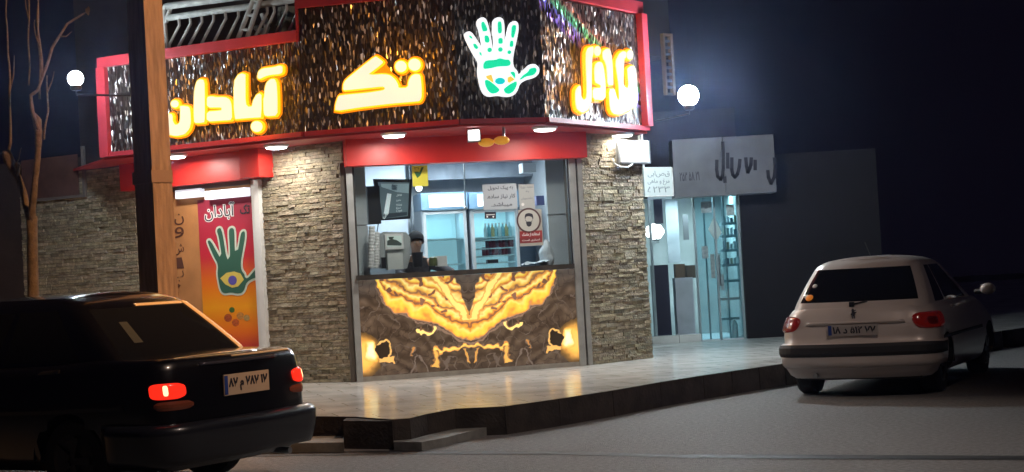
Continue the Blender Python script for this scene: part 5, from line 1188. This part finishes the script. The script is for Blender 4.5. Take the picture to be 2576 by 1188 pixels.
    for s in (-1, 1):
        G().ball((s*.93, 2.55, 1.0), .09, 14, (1, .6, .75)).build('door_mirror', m_hsil, root, smooth=True)
        G().tube([(s*.78, 2.6, .97), (s*.86, 2.57, .98)], .03).build('mirror_arm', m_black, root)
        sh.patch(*sorted((s*27, s*29.5)), 10.0, 10.5, .0, .03, 4, 2).build('door_handle', m_hsil, root)
        sh.patch(*sorted((s*17, s*46)), 5.6, 6.3, .0, .015, 20, 2).build('rub_strip', m_rub, root)
        sh.patch(*sorted((s*30.8, s*31.0)), 3.2, 11.8, -.01, .003, 1, 12).build('door_seam', m_black, root)
    c = cab.at(0, 9.5); G().tube([(0, 1.0, 1.42), (0, .75, 1.60)], .006).build('aerial', m_black, root)
hatchback()
# --- black sedan ---------------------------------------------------------------
def sedan():
    rz = math.radians(61)
    root = thing('sedan', 'black sedan turning away at the lower left with its red tail lamps lit', 'car', (0, 0, 0), local=True, rz=rz)
    root.location = (SED[0], SED[1], 0)
    L = 4.45; W = 1.70
    zt = [(-.1, 1.0), (.10, 1.0), (.75, 1.01), (1.2, .98), (3.0, .96), (3.3, .95), (4.2, .80), (4.6, .68)]
    def zf(y, f, Lv): return .22+(prof(zt, y)-.22)*f
    lv = [dict(f=0, yr=.12, yf=L-.14, w=W-.22, rr=.14, rf=.3), dict(f=.06, yr=.07, yf=L-.08, w=W-.12, rr=.16, rf=.35), dict(f=.16, yr=.04, yf=L-.03, w=W-.05, rr=.17, rf=.4), dict(f=.28, yr=.02, yf=L, w=W-.02, rr=.18, rf=.42),
          dict(f=.40, yr=.02, yf=L, w=W, rr=.18, rf=.42), dict(f=.50, yr=.025, yf=L-.02, w=W, rr=.18, rf=.42), dict(f=.60, yr=.03, yf=L-.04, w=W, rr=.18, rf=.42), dict(f=.70, yr=.035, yf=L-.07, w=W-.01, rr=.18, rf=.42), dict(f=.80, yr=.05, yf=L-.12, w=W-.02, rr=.18, rf=.45),
          dict(f=.90, yr=.06, yf=L-.2, w=W-.04, rr=.18, rf=.5), dict(f=.96, yr=.075, yf=L-.28, w=W-.07, rr=.18, rf=.5), dict(f=.99, yr=.10, yf=L-.34, w=W-.13, rr=.18, rf=.5), dict(f=1.0, yr=.14, yf=L-.4, w=W-.2, rr=.18, rf=.5)]
    for l_ in lv: l_['br'] = .07; l_['bf'] = .2
    sh = Shell(lv, zf); whl = [(.98, .30), (3.65, .30)]
    finish(root, sh.skin_(whl, .345, capz=.012), m_sblk)
    gz = [.975, 1.0, 1.03, 1.10, 1.17, 1.24, 1.30, 1.335, 1.37, 1.40, 1.42]
    gl = []
    for z in gz:
        t = (z-.975)/.445; yr = .50+.58*t**1.05; yf = 3.25-.95*t**.9; w_ = 1.50-.34*t**1.25
        if z > 1.35: k = (z-1.35)/.07; yr += .10*k*k; yf -= .10*k; w_ -= .12*k*k
        gl.append(dict(f=z, yr=yr, yf=yf, w=w_, rr=.14, rf=.2, br=.06, bf=.14))
    cab = Shell(gl, lambda y, f, Lv: f+.05*(f-.975)/.445)
    def gf(k, i, side):
        if not 1 <= i < 7: return None
        if k <= 9 : return 'rear_window'
        s0 = NXs+NC
        if s0+4 <= k < s0+18: return 'side_window#%da' % side
        if s0+20 <= k < s0+35: return 'side_window#%db' % side
        if k >= HN-NXs-4: return 'windscreen'
    parts = cab.skin_((), 0, gf, capz=.03); parts.pop('body').build('roof', m_sblk, root, smooth=True); finish(root, parts, m_sblk)
    m_glint = M('painted highlight strip', (.88, .70, .42), .42, metal=.2)  # pale strips paint the highlights along pillar, roof edge and boot
    cab.patch(8.4, 11.5, 1.0, 7.6, .002, .012, 6, 14).build('glint_strip', m_glint, root, smooth=True)
    cab.patch(-1.5, 8.2, 7.1, 7.6, .002, .010, 24, 2).build('glint_strip', m_glint, root, smooth=True)
    sh.patch(-1, 9, 10.3, 10.75, .0, .012, 24, 2).build('boot_glint', m_glint, root, smooth=True)
    # bumper: deep, standing out, lighter top edge
    rb = sh.patch(-19, 19, 1.2, 4.3, .0, .10, 40, 8).build('rear_bumper', M('dark bumper', (.014, .015, .02), .3, coat=.4), root, smooth=True)
    mred = M('lit tail lamp', (.6, .02, .01), .2, em=(1, .025, .01), es=1.1); mhot = E('brake bulb', (1, .6, .3), 2.2)
    for s in (-1, 1):
        q = sh.patch(*sorted((s*7.4, s*13.6)), 6.5, 7.9, .002, .02, 18, 8, shape='round').build('tail_lamp', mred, root, smooth=True)
        sh.patch(*sorted((s*10.5, s*11.3)), 6.8, 7.7, .018, .024, 4, 4, shape='round').build('bulb', mhot, q)
        sh.patch(*sorted((s*6.6, s*13.0)), 5.5, 6.3, .002, .012, 12, 3, shape='round').build('reflector', M('amber reflector', (.22, .06, .03), .2), root)
        sh.patch(*sorted((s*17, s*46)), 5.5, 6.2, .0, .018, 20, 2).build('rub_strip', m_rub, root)
        sh.patch(*sorted((s*31.8, s*32.0)), 3.2, 11.8, -.01, .003, 1, 12).build('door_seam', m_black, root)
        for k_ in (24, 37): sh.patch(*sorted((s*k_, s*(k_+2.4))), 9.4, 9.9, .0, .028, 4, 2).build('door_handle', m_black, root)
        G().ball((s*.93, 2.85, 1.03), .10, 14, (1, .6, .7)).build('door_mirror', m_sblk, root, smooth=True)
        G().tube([(s*.76, 2.9, .99), (s*.86, 2.87, 1.0)], .03).build('mirror_arm', m_black, root)
    yp = sh.at(0, 7.6).y-.02
    plate(root, (.0, yp, .78), .52, .15, '۸۷ م ۷۸۷ ۱۷', M('plate tan', (.62, .48, .34), .6))
    sh.patch(-5.5, 5.5, 9.25, 9.75, .0, .025, 16, 2).build('boot_trim', m_chrome if False else M('grey trim', (.09, .09, .12), .25, metal=.5), root, smooth=True)
    sh.patch(-9.0, 9.0, 6.0, 6.15, -.01, .004, 20, 1).build('boot_seam', m_black, root)
    # reflection in the glass painted as a pale glint on the rear window
    g = cab.patch(-6.2, -5.0, 3.0, 5.0, .002, .004, 3, 4); g.build('window_reflection', M('pale glint', (.035, .04, .03), .8), root)
    for x in (-.70, .70):
        for y in (.98, 3.65): wheel(root, x, y, .30, .20, s=1 if x > 0 else -1)
    for x in (-1, 1):
        for y in (.98, 3.65):
            n_ = 14; g = G(); g.add([Vector((x*xx, y+math.cos(math.pi*k/n_)*.36, .30+math.sin(math.pi*k/n_)*.36)) for xx in (.50, .835) for k in range(n_+1)], [(k, k+1, n_+2+k, n_+1+k) for k in range(n_)]); g.build('wheel_arch', m_rub, root)
    G().box((0, 2.2, .24), (1.3, 4.0, .06)).build('floor_pan', m_rub, root)
    G().tube([(.45, .5, .24), (.45, .0, .23)], .025, 10).build('exhaust_pipe', m_steel, root)
SED = (-1.98, 11.9)
k_ = H/1.35; SED = (-1.98, 11.65)
sedan()
